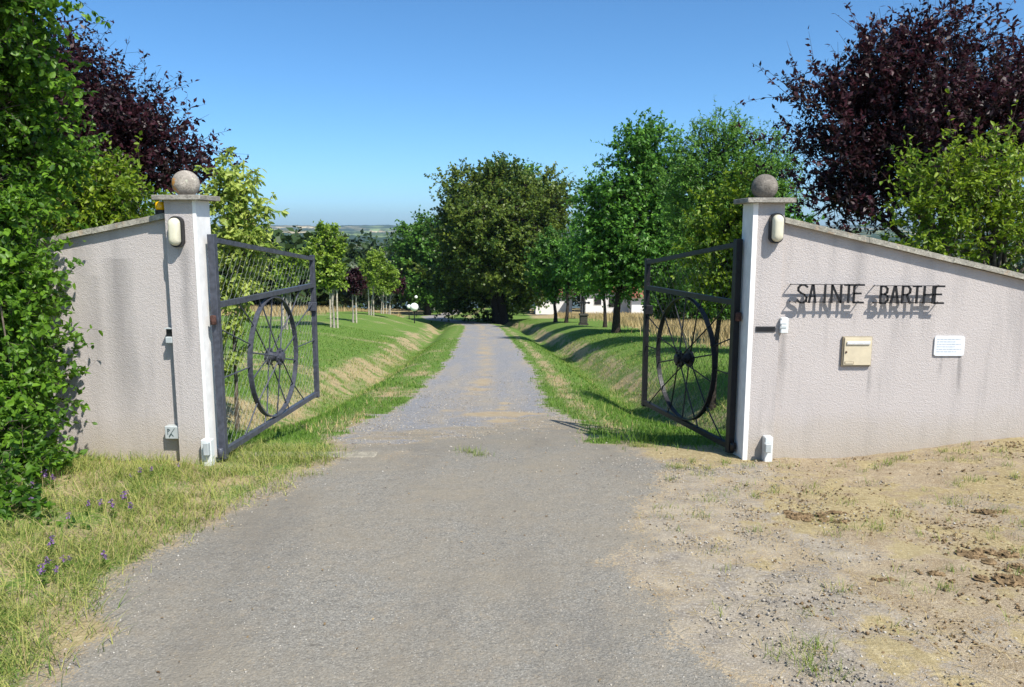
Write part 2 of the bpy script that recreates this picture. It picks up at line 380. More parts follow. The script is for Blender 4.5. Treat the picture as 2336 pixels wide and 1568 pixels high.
def blades(name,label,cat,P,h,w,lean,mat,seed,lvr=(0,1),K=3,curl=.5):
    """one object of many curved grass blades; P (n,3) roots"""
    rg=np.random.RandomState(seed); n=len(P); a=rg.rand(n)*2*np.pi; d=np.stack([np.cos(a),np.sin(a),np.zeros(n)],1)
    s=np.stack([-np.sin(a+rg.normal(size=n)*.6),np.cos(a),np.zeros(n)],1); s=unit(s)
    h=h*rg.uniform(.45,1.3,n) if np.isscalar(h) else h; ln=lean*rg.uniform(.2,1.6,n)
    T=np.linspace(0,1,K+1)
    C=P[:,None]+np.array([0,0,1.])[None,None]*(h[:,None]*(T-curl*.35*T**2*ln[:,None]))[:,:,None]+d[:,None]*(h[:,None]*ln[:,None]*T**1.7)[:,:,None]
    W=(w*rg.uniform(.6,1.3,n))[:,None]*(1-T**1.5*.92)[None]
    V=np.stack([C-s[:,None]*W[:,:,None]*.5,C+s[:,None]*W[:,:,None]*.5],2)     # n,K+1,2,3
    idx=np.arange(n*(K+1)*2).reshape(n,K+1,2)
    Fa=np.stack([idx[:,:-1,0],idx[:,:-1,1],idx[:,1:,1],idx[:,1:,0]],-1).reshape(-1,4)
    lv=np.repeat(np.clip(rg.uniform(lvr[0],lvr[1],n),0,1),(K+1)*2)
    o=mesh(name,V.reshape(-1,3),Fa,mat,lv=lv)
    return tag(o,label,cat,kind='stuff')
def scatter(n,x0,x1,y0,y1,fn,seed=5):
    rg=np.random.RandomState(seed); x=rg.uniform(x0,x1,n); y=rg.uniform(y0,y1,n)
    k=rg.rand(n)<fn(x,y); x,y=x[k],y[k]; return np.stack([x,y,H(x,y)],1)
# ---------------------------------------------------------------- ground cover masks
_l=[hit(u,v) for u,v in ((60,1620),(130,1568),(205,1450),(300,1340),(390,1260),(480,1190),(600,1135),(690,1085),(770,1045))]
_r=[hit(u,v) for u,v in ((1850,1620),(1790,1568),(1650,1420),(1560,1310),(1490,1210),(1530,1120),(1470,1070),(1370,1040))]
def edgeL(y): return np.interp(y,[-60,0]+[p[1] for p in _l]+[8.5,10.5,12.5,400],[-2.2,-2.0]+[p[0] for p in _l]+[-1.95,-1.95,-1.9,-1.9])
def edgeR(y): return np.interp(y,[-60,0]+[p[1] for p in _r]+[9.],[1.2,1.1]+[p[0] for p in _r]+[.95])
def masks(x,y):
    n=fbm(x*2.2,y*2.2,11)-.5; n2=fbm(x*.5,y*.5,12)-.5; n3=fbm(x*7,y*7,13)-.5
    t=x-xroad(y); a=np.abs(t)
    half=1.17
    dl=x-np.where(y<11,edgeL(y),xroad(y)-half); dr=np.where(y<9,edgeR(y),xroad(y)+half+.25*(1-sst(9,12,y)))-x
    ins=np.minimum(dl,dr)+n*.35+n2*.2+n3*.1+(n*.35+n2*.6)*(x>0)*(y<8)
    road=sst(-.22,.22,ins+n3*.25)
    far=sst(6.2,10.0,y+n*3.6+n3*2.0-1.9*np.exp(-((x-.3)/1.)**2))
    asph=road*(1-far); grav=road*far
    # verges and lawns
    left=(x<-.3)
    g=np.zeros_like(x); s=np.zeros_like(x)
    fg=1-sst(6.9,7.6,y+n*.4)
    # behind the gates
    lawn=(1-road)*(1-fg)
    bank=np.exp(-((a-3.6)/.50)**2)*sst(9,12,y)*(.78+n2)+np.exp(-((a-1.65)/.22)**2)*.6*np.where(t>0,1.2,.55)
    bank=bank+.75*sst(.56,.7,fbm(x*.45,y*.45,15))*np.where(t<0,.75,.35)
    mead=np.maximum(sst(12.6,14.5,-x+n2*2)*sst(43,48,y+n2*6)*1., sst(5.6,7.2,x+n2*2.-.02*(y-30))*sst(20,26,y))
    mead=np.maximum(mead,sst(66,72,y)*sst(1.2,3,x))
    s=np.clip(bank*(.75+n*1.2+n3*1.6),0,1); s=np.maximum(s,mead)
    nearband=(1-sst(7.2,8.2,y))*sst(1.,1.6,a)
    s=np.maximum(s,nearband*.75*(.7+n*2))
    g=lawn*(1-s); s=lawn*s
    # left verge, right dirt
    lv_=fg*(1-road)*left
    g=g+lv_*(.45+n*1.4+n3*.6); s=s+lv_*(.62-n*1.)
    rt=fg*(1-road)*(~left)
    dd=-dr
    straw=sst(.15,.9,dd+n*1.6)*(.42+n*1.6+n2*.9+n3*.7)
    gr=rt*sst(.55,.7,fbm(x*3.2,y*3.2,17))*.22*sst(5.0,6.6,y)
    s=s+rt*np.clip(straw,0,1); g=g+gr
    stone_=rt*(1-sst(.1,1.3,dd+n*1.6))*.62+rt*.4*sst(.5,.62,fbm(x*1.7,y*1.7,19))
    patch=grav*sst(.0,.25,.30-np.abs((y-11.2)/5.)-np.abs((x+.15)/2.4)+n*.75)
    dirt=np.clip(np.maximum(patch,grav*sst(9,12,y)*.62*np.exp(-((t+.05)/.34)**2)*(.6+n*2+n2)),0,1)
    return asph,grav*(1-.9*dirt),np.clip(g,0,1),np.clip(s,0,1),np.clip(stone_,0,1),dirt
def ground_mat():
    b=NB('ground_cover'); c=b.co()
    A=b.sep(b.attr('m1',0)); B_=b.sep(b.attr('m2',0))
    big=b.noise(c,.7,4); med=b.noise(c,6,4,.6); fine=b.noise(c,55,3,.65); vf=b.noise(c,190,2,.6)
    # soil
    soil=b.mix(b.mr(med,.35,.65),(.28,.21,.125),(.40,.325,.22)); soil=b.mix(b.mr(fine,.46,.62,0,.85),soil,(.17,.125,.08)); soil=b.mix(b.mr(b.noise(c,17,4,.7),.52,.66,0,.6),soil,(.22,.17,.12)); soil=b.mix(b.mr(vf,.52,.66,0,.6),soil,(.60,.52,.38))
    # loose stones
    vc=b.vor(c,70,'Color'); vs=b.sep(vc)[0]
    gra=b.mix(vs,(.20,.18,.155),(.46,.42,.36)); gra=b.mix(b.mr(b.vor(c,70.),.25,.5,0,.55),gra,(.14,.12,.10)); gra=b.mix(b.mr(med,.35,.65,.1,.7),gra,(.40,.335,.24))
    # straw
    st1=b.noise(b.scale(c,(60,14,30)),1,3,.7); st2=b.noise(b.scale(c,(12,70,30)),1,3,.7)
    stw=b.mix(b.mr(st1,.35,.65),(.28,.215,.105),(.52,.43,.255)); stw=b.mix(b.mr(st2,.42,.6,.75,0),stw,(.26,.20,.10)); stw=b.mix(b.mr(big,.4,.65,0,.4),stw,(.34,.285,.16))
    # green
    g1=b.noise(b.scale(c,(30,12,20)),1,4,.7)
    grn=b.mix(b.mr(g1,.3,.68),(.058,.13,.02),(.15,.245,.046)); grn=b.mix(b.mr(big,.4,.7,0,.5),grn,(.14,.20,.042)); grn=b.mix(b.mr(fine,.3,.45,.5,0),grn,(.07,.12,.025)); grn=b.mix(b.mr(b.noise(c,1.9,5,.7),.56,.72,0,.55),grn,(.26,.25,.10))
    # asphalt
    va=b.sep(b.vor(c,115,'Color'))[0]
    asp=b.mix(va,(.17,.16,.138),(.30,.28,.24)); asp=b.mix(b.mr(vf,.55,.7,0,.7),asp,(.11,.10,.09)); asp=b.mix(b.mr(b.sep(b.vor(c,150,'Color'))[1],.93,.98,0,.55),asp,(.52,.48,.42)); asp=b.mix(b.mr(b.noise(c,22,3,.7),.60,.70,0,.55),asp,(.10,.092,.08)); asp=b.mix(b.mr(b.noise(c,9,3,.6),.5,.7,0,.35),asp,(.30,.25,.185)); asp=b.mix(b.mr(b.noise(c,1.2,5,.6),.40,.66,0,.6),asp,(.26,.225,.17)); asp=b.mix(b.mr(b.noise(b.scale(c,(1.4,.35,1)),1,4,.6),.5,.72,0,.5),asp,(.15,.138,.12))
    # crushed grey-blue stone on the drive
    vb=b.sep(b.vor(c,48,'Color'))[0]
    blu=b.mix(vb,(.195,.197,.208),(.385,.382,.388)); blu=b.mix(b.mr(b.vor(c,48.),.3,.55,0,.55),blu,(.15,.15,.155)); blu=b.mix(b.mr(b.noise(b.scale(c,(1.6,.25,1)),1.1,4,.6),.45,.68,0,.55),blu,(.34,.29,.215))
    def th(w,nz,amt=.5):
        k_=b.math('MULTIPLY',b.math('MINIMUM',b.math('MULTIPLY',w,5.),1.),b.math('MINIMUM',b.math('MULTIPLY',b.math('SUBTRACT',1.,w),5.),1.)); q=b.math('ADD',w,b.math('MULTIPLY',k_,b.mr(nz,.3,.7,-amt/2,amt/2))); return b.mr(q,.35,.65,0,1,True)
    col=b.mix(th(B_[1],fine,.9),soil,gra)
    col=b.mix(th(B_[0],med,.9),col,stw)
    col=b.mix(th(A[2],fine,.9),col,grn)
    col=b.mix(th(A[1],fine,1.1),col,blu)
    col=b.mix(th(A[0],fine,1.1),col,asp)
    col=b.mix(b.mr(b.math('ADD',B_[2],b.mr(fine,.3,.7,-.55,.55)),.15,.95,0,.8),col,b.mix(b.mr(med,.3,.7),(.36,.27,.16),(.38,.32,.23)))
    hgt=b.math('ADD',b.math('MULTIPLY',fine,.6),b.math('ADD',vf,b.math('MULTIPLY',b.vor(c,70.),-.5)))
    nm=b.bump(hgt,.55,.012,b.bump(med,.5,.03))
    return b.end(b.bsdf(col,.95,.08,nm).outputs[0])
M['ground']=ground_mat()
def grid_axis(fine0,fine1,st,lo,hi,g=1.035):
    a=list(np.arange(fine0,fine1,st)); s=st
    while a[-1]<hi: s*=g; a.append(a[-1]+s)
    s=st; b=[]; x=fine0
    while x>lo: s*=g*1.03; x-=s; b.append(x)
    return np.array(b[::-1]+a)
xs=grid_axis(-5.2,5.6,.05,-420,420,1.05); ys=grid_axis(2.2,9.5,.05,-45,430,1.018)
X,Y=np.meshgrid(xs,ys); Z=H(X,Y)
asph,grav,gg,ss,sto,dirt=masks(X,Y)
# small relief on loose ground
loose=(Y<9)*(1-asph)*(1-grav); Z=Z+loose*(fbm(X*6,Y*6,31)-.5)*.035+(grav)*(fbm(X*5,Y*5,33)-.5)*.012*(Y<20)
nx,ny=len(xs),len(ys); idx=np.arange(nx*ny).reshape(ny,nx)
quads=np.stack([idx[:-1,:-1],idx[:-1,1:],idx[1:,1:],idx[1:,:-1]],-1)
def fc(a): return (a[:-1,:-1]+a[:-1,1:]+a[1:,1:]+a[1:,:-1])/4
fa,fg_,fs,fx,fy=fc(asph),fc(grav+dirt),fc(ss),fc(X),fc(Y)
cls=np.full(fa.shape,0)
cls[(fy<7.2)&(fx>0)]=1
cls[(fy<7.2)&(fx<=-.3)]=2
cls[(fs>.6)&(fy>20)&(np.abs(fx-xroad(fy))>4.6)]=3
cls[fg_>.5]=4; cls[fa>.5]=5
VV=np.stack([X,Y,Z],-1).reshape(-1,3); m1=np.stack([asph,grav,gg,np.ones_like(X)],-1).reshape(-1,4); m2=np.stack([ss,sto,dirt,np.ones_like(X)],-1).reshape(-1,4)
for k,nm in enumerate(('lawn','bare_ground','grass_verge','meadow','gravel_driveway','asphalt_road')):
    q=quads[cls==k]
    if not len(q): continue
    u,inv=np.unique(q.ravel(),return_inverse=True)
    o=mesh(nm,VV[u],inv.reshape(-1,4),M['ground'],smooth=True)
    for an,arr in (('m1',m1),('m2',m2)):
        at_=o.data.attributes.new(an,'FLOAT_COLOR','POINT'); at_.data.foreach_set('color',arr[u].astype(np.float32).ravel())
    tag(o,kind='structure')
# ---------------------------------------------------------------- far hills
def hills():
    x=np.arange(-3600,3601,22.); y=np.concatenate([np.arange(424,2000,14.),np.arange(2000,6400,22.)])
    Xh,Yh=np.meshgrid(x,y)
    z=np.interp(Yh,[420,700,1100,1500,2100,3000,3700,4600,5300,6400],[-45,-60,-62,-50,-36,-20,-30,-4,16,-60])
    n=fbm(Xh/700,Yh/600,41,4)-.5; n1=fbm(Xh/260,Yh/220,43,3)-.5
    z=z+n*44*sst(500,1500,Yh)*(1-.35*sst(2500,5000,Yh))+n1*10
    wood=sst(.49,.53,fbm(Xh/330,Yh/150,47,4)); hed=(vn(Xh/23,Yh/23,51))
    line=np.maximum(np.abs(((Xh+60*vn(Xh/300,Yh/300,3))/310)%1-.5)>.472,np.abs(((Yh+90*vn(Xh/260,Yh/260,5))/230)%1-.5)>.465)*(hed>.25)
    w=np.maximum(wood,line*1.)
    z=z+w*(9+10*hed)
    ix=np.arange(Xh.size).reshape(Xh.shape)
    q=np.stack([ix[:-1,:-1],ix[:-1,1:],ix[1:,1:],ix[1:,:-1]],-1).reshape(-1,4)
    b=NB('far_fields'); c=b.co(); sc=b.scale(c,(1/240.,1/330.,0))
    cell=b.sep(b.vor(sc,1.,'Color'))
    r=b.n('ShaderNodeValToRGB'); r.color_ramp.interpolation='CONSTANT'; b.set(r.inputs[0],cell[0]); e=r.color_ramp.elements
    e[0].color=(.70,.55,.32,1); e[1].color=(.17,.26,.08,1); e[1].position=.78
    for p,cc in ((.28,(.24,.33,.10)),(.45,(.74,.60,.36)),(.66,(.42,.42,.17))): q_=e.new(p); q_.color=(*cc,1)
    col=b.mix(b.mr(b.noise(c,.02,4),.3,.7,0,.3),r.outputs[0],(.40,.34,.2))
    wd=b.mix(b.noise(c,.05,3),(.014,.03,.012),(.04,.07,.026))
    col=b.mix(b.attr('w',2),col,wd)
    m=b.end(b.bsdf(col,.95,.05).outputs[0])
    o=mesh('hills',np.stack([Xh,Yh,z],-1).reshape(-1,3),q,m)
    a=o.data.attributes.new('w','FLOAT','POINT'); a.data.foreach_set('value',w.astype(np.float32).ravel())
    tag(o,kind='structure')
hills()
# ---------------------------------------------------------------- pillars and walls
def pillar(label,root_loc,rz,side,topz,ball_mat,ball_label):
    """root = front corner next to the drive; side=-1: pillar extends to -x (left one), +1 to +x"""
    w,d=.27,.25 if side<0 else .30
    t=thing('gate_pillar',label,'pillar',root_loc,rz,'roughcast gate pillars')
    x0,x1=(-w,0) if side<0 else (0,w)
    # smooth corner band is proud by 3 mm
    bw=.03
    if side<0: MB().box(x0,x1-bw,0,d,-.3,topz).obj('shaft',M['castPL'],t); MB().box(x1-bw,x1,-.003,d,-.3,topz).obj('corner_band',M['smooth'],t)
    else: MB().box(x0+bw+.012,x1,0,d,-.3,topz).obj('shaft',M['cast'],t); MB().box(x0,x0+bw+.012,-.003,d,-.3,topz).obj('corner_band',M['smooth'],t)
    o=.07; MB().box(x0-o,x1+o,-o,d+o,topz+.001,topz+.042,.004).obj('cap',M['stone'],t)
    rg=np.random.RandomState(3 if side<0 else 4)
    r=.112; prof=[]
    for i in range(19):
        a=-1.05+(math.pi/2+1.05)*i/18; rr=r*math.cos(a); 
        if 8<=i<=8: rr*=.985
        prof.append((max(rr,.001),r*math.sin(a)))
    z0=prof[0][1]
    mb=MB().lathe([(p,h-z0+topz+.0425) for p,h in prof],32,c=((x0+x1)/2,d/2,0))
    ball=mb.obj('stone_ball',ball_mat,t,True)
    return t
PL=(-2.613,6.55); AL=R(-4)
YR=6.75; XR=2.056
pl=pillar('roughcast pillar left of the drive with orange lichen on its ball',(PL[0],PL[1],0),AL,-1,2.243,M['ballL'],'')
pr=pillar('roughcast pillar right of the drive under a dark grey ball',(XR,YR,0),0,1,2.227,M['ballR'],'')
def wall(label,loc,rz,xa,xb,za,zb,yf,th,bottom):
    t=thing('boundary_wall',label,'wall',loc,rz,'sloping roughcast walls beside the gate')
    # cross-wise subdivided so the surface is not one slab
    mb=MB().prism([(xa,bottom),(xb,bottom),(xb,zb),(xa,za)],yf,yf+th); mb.obj('wall_face',M['castL' if xb<0 else 'castR'],t)
    sl=(zb-za)/(xb-xa); n=8; mb=MB()
    o=.055
    for i in range(n):   # coping laid in lengths
        a=xa+(xb-xa)*i/n; c=xa+(xb-xa)*(i+1)/n; g=.004*(1 if xb>xa else -1)
        zA=za+sl*(a-xa); zC=za+sl*(c-xa); jit=((i*37)%5-2)*.0012
        mb.prism([(a+g,zA+.002+jit),(c,zC+.002+jit),(c,zC+.048+jit),(a+g,zA+.048+jit)],yf-o,yf+th+o)
    mb.obj('coping',M['coping'],t)
    return t
wl=wall('left roughcast wall sloping down behind the leafy hedge',(PL[0],PL[1],0),AL,-.271,-5.6,2.10,1.06,.10,.2,-.4)
zt=at(1793,496,6.8)[2]; zt2=at(2336,628,6.8)[2]; xe=at(2336,628,6.8)[0]; x_a=XR+.271
sl=(zt2-zt)/(xe-x_a)
wr=wall('right roughcast wall carrying the name letters and the letterbox',(0,0,0),0,x_a,8.2,zt-.045,zt-.045+sl*(8.2-x_a),6.80,.2,-.4)
# ---------------------------------------------------------------- wall lamps
def wall_lamp(label,cx,cz,loc,rz,yf):
    t=thing('wall_lamp',label,'lamp',loc,rz,'oval bulkhead lamps on the gate pillars')
    def caps(hw,hh,n=20,k=1.):
        P=[]
        for i in range(n):
            a=2*math.pi*i/n; x=hw*math.cos(a); z=hw*math.sin(a)+(hh-hw)*(1 if math.sin(a)>=0 else -1); P.append((cx+x*k,cz+z*(k if k<1 else 1)))
        return P
    MB().prism(caps(.058,.128),yf-.055,yf-.001).obj('housing',M['black'],t)
    mb=MB(); rings=[]; V=[];n=28
    for (s,yy) in ((1,0),(.99,.02),(.93,.036),(.78,.047),(.5,.054),(.2,.056)):
        for i in range(n):
            a=2*math.pi*i/n; x=.046*s*math.cos(a); z=.046*s*math.sin(a)+.068*(1 if math.sin(a)>=-1e-9 else -1)*(.55+.45*s)
            V.append((cx+x,yf-.056-yy,cz+z))
    Fs=[(r*n+i,r*n+(i+1)%n,(r+1)*n+(i+1)%n,(r+1)*n+i) for r in range(5) for i in range(n)]+[tuple(5*n+i for i in range(n))]
    MB().add(V,Fs).obj('glass',M['opal'],t,True)
    return t
wall_lamp('oval opal lamp on the left pillar front',-.16,1.985,(PL[0],PL[1],0),AL,0)
c=at(1768,521,YR); wall_lamp('oval opal lamp on the right pillar front',c[0],c[2],(0,0,0),0,YR)
# ---------------------------------------------------------------- small fittings, left
t=thing('flashing_beacon','amber gate beacon with black base at the top of the left wall','beacon',(PL[0],PL[1],0),AL)
MB().lathe([(.045,2.11),(.05,2.125),(.05,2.165),(.044,2.168)],16,c=(-.36,.12,0)).obj('beacon_base',M['black'],t,False)
MB().lathe([(.043,2.168),(.046,2.18),(.046,2.218),(.038,2.232),(.015,2.238)],18,c=(-.36,.12,0)).obj('beacon_lens',M['amber'],t,True)
MB().box(-.325,-.271,.09,.14,2.125,2.15).obj('bracket',M['black'],t)
t=thing('photocell_sensor','small grey sensor below a black housing where left pillar meets wall','sensor',(PL[0],PL[1],0),AL)
zc=at(380,768,6.6)[2]
MB().box(-.335,-.275,-.0,.098,zc-.055,zc-.001,.005).obj('sensor_body',M['greypl'],t)
MB().box(-.34,-.278,.03,.098,zc,zc+.066,.004).obj('housing',M['black'],t)
MB().box(-.345,-.272,.005,.098,zc+.067,zc+.074).obj('hood',M['greypl'],t)
t=thing('junction_box','grey junction box with hand-drawn marks low on the left wall','box',(PL[0],PL[1],0),AL)
zc=at(380,986,6.6)[2]
MB().box(-.405,-.275,.02,.098,zc-.062,zc+.052,.006).obj('box_body',M['greypl'],t)
mk=MB()
for a_,b_ in (((-.375,zc-.02),(-.375,zc+.03)),((-.375,zc+.03),(-.355,zc+.02)),((-.355,zc+.02),(-.375,zc+.005)),((-.365,zc-.035),(-.312,zc+.035)),((-.365,zc-.045),(-.34,zc-.012)),((-.345,zc-.015),(-.325,zc-.035))):
    mk.tube([(a_[0],.018,a_[1]),(b_[0],.018,b_[1])],.0028,4)
mk.obj('marks',M['ink'],t)
# gate motor covers at the pillar feet
t=thing('gate_motor_cover','white angled gate motor cover at the foot of the left pillar','gate motor cover',(PL[0],PL[1],0),AL,'white covers at the pillar feet')
MB().box(-.045,.045,-.07,-.004,-.22,.225,.006).obj('cover',M['plastic'],t)
MB().box(-.005,.042,-.115,-.071,.10,.21,.005).obj('control_box',M['greypl'],t)
t=thing('gate_motor_cover','white upright motor cover with grey box at the foot of the right pillar','gate motor cover',(0,0,0),0,'white covers at the pillar feet')
a0=at(1752,995,6.7); MB().box(a0[0]-.035,a0[0]+.035,YR-.09,YR-.003,-.25,.20,.006).obj('cover',M['plastic'],t)
MB().box(a0[0]-.05,a0[0]+.002,YR-.15,YR-.091,.075,.155,.006).obj('control_box',M['greypl'],t)
# right pillar and wall fittings
t=thing('slot_plate','long black slot plate on the right pillar','plate',(0,0,0))
a0=at(1724,745,YR);a1=at(1768,757,YR)
MB().box(a0[0],a1[0],YR-.008,YR-.001,a1[2],a0[2]).obj('plate_body',M['grille'],t)
m_=MB()
for i in range(3): z=a1[2]+(a0[2]-a1[2])*(i+1)/4; m_.box(a0[0]+.01,a1[0]-.01,YR-.011,YR-.0085,z-.002,z+.002)
m_.obj('slat',M['black'],t)
a0=at(1779,727,6.74);a1=at(1797,760,6.74)
t=thing('intercom','white intercom in the corner between the right pillar and wall','intercom',(0,0,0))
xi0=x_a+.004; xi1=xi0+.072
MB().box(xi0-.006,xi1-.012,6.705,6.748,a1[2],a0[2]+.01,.006).obj('case',M['plastic'],t)
MB().box(xi0+.0,xi1-.03,6.7485,6.799,a1[2]+.01,a0[2]).obj('back_box',M['greypl'],t)
MB().box(xi0-.012,xi1-.032,6.701,6.7045,a1[2]+.045,a1[2]+.062).obj('call_button',M['greypl'],t)
MB().box(xi0-.012,xi1-.032,6.701,6.7045,a0[2]-.04,a0[2]-.012).obj('speaker_grille',M['sign'],t)
# letterbox
t=thing('letterbox','cream metal letterbox with lock and silver flap set into the right wall','letterbox',(0,0,0))
a0=at(1923,768,6.78);a1=at(1986,836,6.78); x0,x1,z0,z1=a0[0],a1[0],a1[2],a0[2]
MB().box(x0,x1,6.775,6.799,z0,z1,.003).obj('frame',M['creamD'],t)
MB().box(x0+.012,x1-.008,6.764,6.7745,z0+.012,z1-.008,.003).obj('door',M['cream'],t)
MB().box(x0+.03,x1-.026,6.752,6.7635,z1-.068,z1-.042,.002).obj('flap',M['alu'],t)
MB().lathe([(.008,6.757),(.009,6.7635)],12,'y',(x0+.03,0,(z0+z1)/2-.003)).obj('lock',M['rust'],t)
MB().box(x0+.022,x0+.10,6.7605,6.7635,z0+.024,z0+.046).obj('name_holder',M['creamD'],t)
MB().box(x0+.026,x0+.094,6.7585,6.76,z0+.027,z0+.043).obj('name_card',M['cream'],t)
# white plate with faded print
t=thing('wall_plaque','white rectangular plaque with faded print right of the letterbox','sign',(0,0,0))
a0=at(2133,767,6.79);a1=at(2198,812,6.79); x0,x1,z0,z1=a0[0],a1[0],a1[2],a0[2]
rr=.02; P=[]
for cx_,cz_,s in ((x1-rr,z1-rr,0),(x0+rr,z1-rr,1),(x0+rr,z0+rr,2),(x1-rr,z0+rr,3)):
    for i in range(5): a=(s+i/4)*math.pi/2; P.append((cx_+rr*math.cos(a),cz_+rr*math.sin(a)))
MB().prism(P,6.786,6.799).obj('board',M['sign'],t)
m_=MB(); rg=random.Random(5)
for i in range(6):
    z=z1-.028-i*.022; x=x0+.02
    while x<x1-.035-(.05 if i%2 else 0):
        w_=rg.uniform(.008,.03); m_.box(x,x+w_,6.7845,6.7855,z-.0035,z+.0035); x+=w_+.007
m_.obj('printed_lines',M['signtxt'],t)
# ---------------------------------------------------------------- welded name
def zx(px): return (2150+px*746/1950)/1.23973
def zy(py): return (700+py*600/1568)/1.23973
LY=6.72
def lp(px,py): p=at(zx(px),zy(py),LY); return (p[0],p[2])
GL={'S':[[(1,.88),(.72,1),(.3,1),(.05,.85),(.05,.68),(.3,.56),(.7,.45),(.96,.3),(.92,.1),(.65,0),(.28,0),(0,.14)]],
 'A':[[(0,0),(.42,1),(.58,1),(1,0)],[(.2,.36),(.8,.36)]],'I':[[(.5,0),(.5,1)]],'N':[[(0,0),(0,1)],[(0,1),(1,0)],[(1,0),(1,1)]],
 'T':[[(0,1),(1,1)],[(.5,0),(.5,1)]],'E':[[(1,1),(.12,1),(0,.9),(0,0),(1,0)],[(0,.52),(.72,.52)]],
 'B':[[(0,0),(0,1)],[(0,1),(.6,1),(.9,.85),(.85,.62),(.5,.53),(0,.53)],[(.5,.53),(.95,.42),(1,.16),(.65,0),(0,0)]],
 'R':[[(0,0),(0,1)],[(0,1),(.65,1),(.95,.84),(.9,.62),(.6,.5),(0,.5)],[(.5,.5),(1,0)]],
 'H':[[(0,0),(0,1)],[(1,0),(1,1)],[(0,.5),(1,.5)]]}
def word(label,letters,ax0,ax1,bx0,bx1,top,bot):
    t=thing('name_lettering',label,'lettering',(0,0,0),0,'black welded words on the right wall')
    for ch,l,r in letters:
        x0,zt_=lp(l,top); x1,zb_=lp(r,bot); m_=MB()
        x0+=.006;x1-=.006
        for st in GL[ch]:
            for (p,q) in zip(st[:-1],st[1:]):
                A=Vector((x0+(x1-x0)*p[0],LY,zb_+(zt_-zb_)*p[1])); B=Vector((x0+(x1-x0)*q[0],LY,zb_+(zt_-zb_)*q[1]))
                d=(B-A).normalized(); A2=A-d*.004; B2=B+d*.004; n=Vector((-d.z,0,d.x))*.0078; yv=Vector((0,.008,0))
                V=[A2-n-yv,A2+n-yv,B2+n-yv,B2-n-yv,A2-n+yv,A2+n+yv,B2+n+yv,B2-n+yv]
                m_.add(V,[(0,1,2,3),(7,6,5,4),(0,4,5,1),(1,5,6,2),(2,6,7,3),(3,7,4,0)])
        m_.obj('letter_'+ch.lower(),M['ironB'],t)
    for zz in (lp(0,top-3)[1],lp(0,bot-3)[1]):
        f0=lp(bx0,0)[0]; f1=lp(bx1,0)[0]
        g0=at(zx(ax0),600,6.80)[0]; g1=at(zx(ax1),600,6.80)[0]
        MB().box(f0,f1,LY+.009,LY+.024,zz-.0025,zz+.0025).obj('bar',M['ironB'],t)
        MB().tube([(f0,LY+.02,zz),(g0,6.80,zz)],.005,5).obj('bracket',M['ironB'],t)
        MB().tube([(f1,LY+.02,zz),(g1,6.80,zz)],.005,5).obj('bracket',M['ironB'],t)
word('black iron word SAINTE nearest the right pillar',[('S',275,348),('A',362,412),('I',465,492),('N',528,598),('T',622,685),('E',692,765)],235,740,244,765,278,408)
word('black iron word BARTHE to the right of the word SAINTE',[('B',890,945),('A',968,1022),('R',1052,1112),('T',1128,1188),('H',1212,1278),('E',1290,1357)],855,1330,868,1357,288,412)
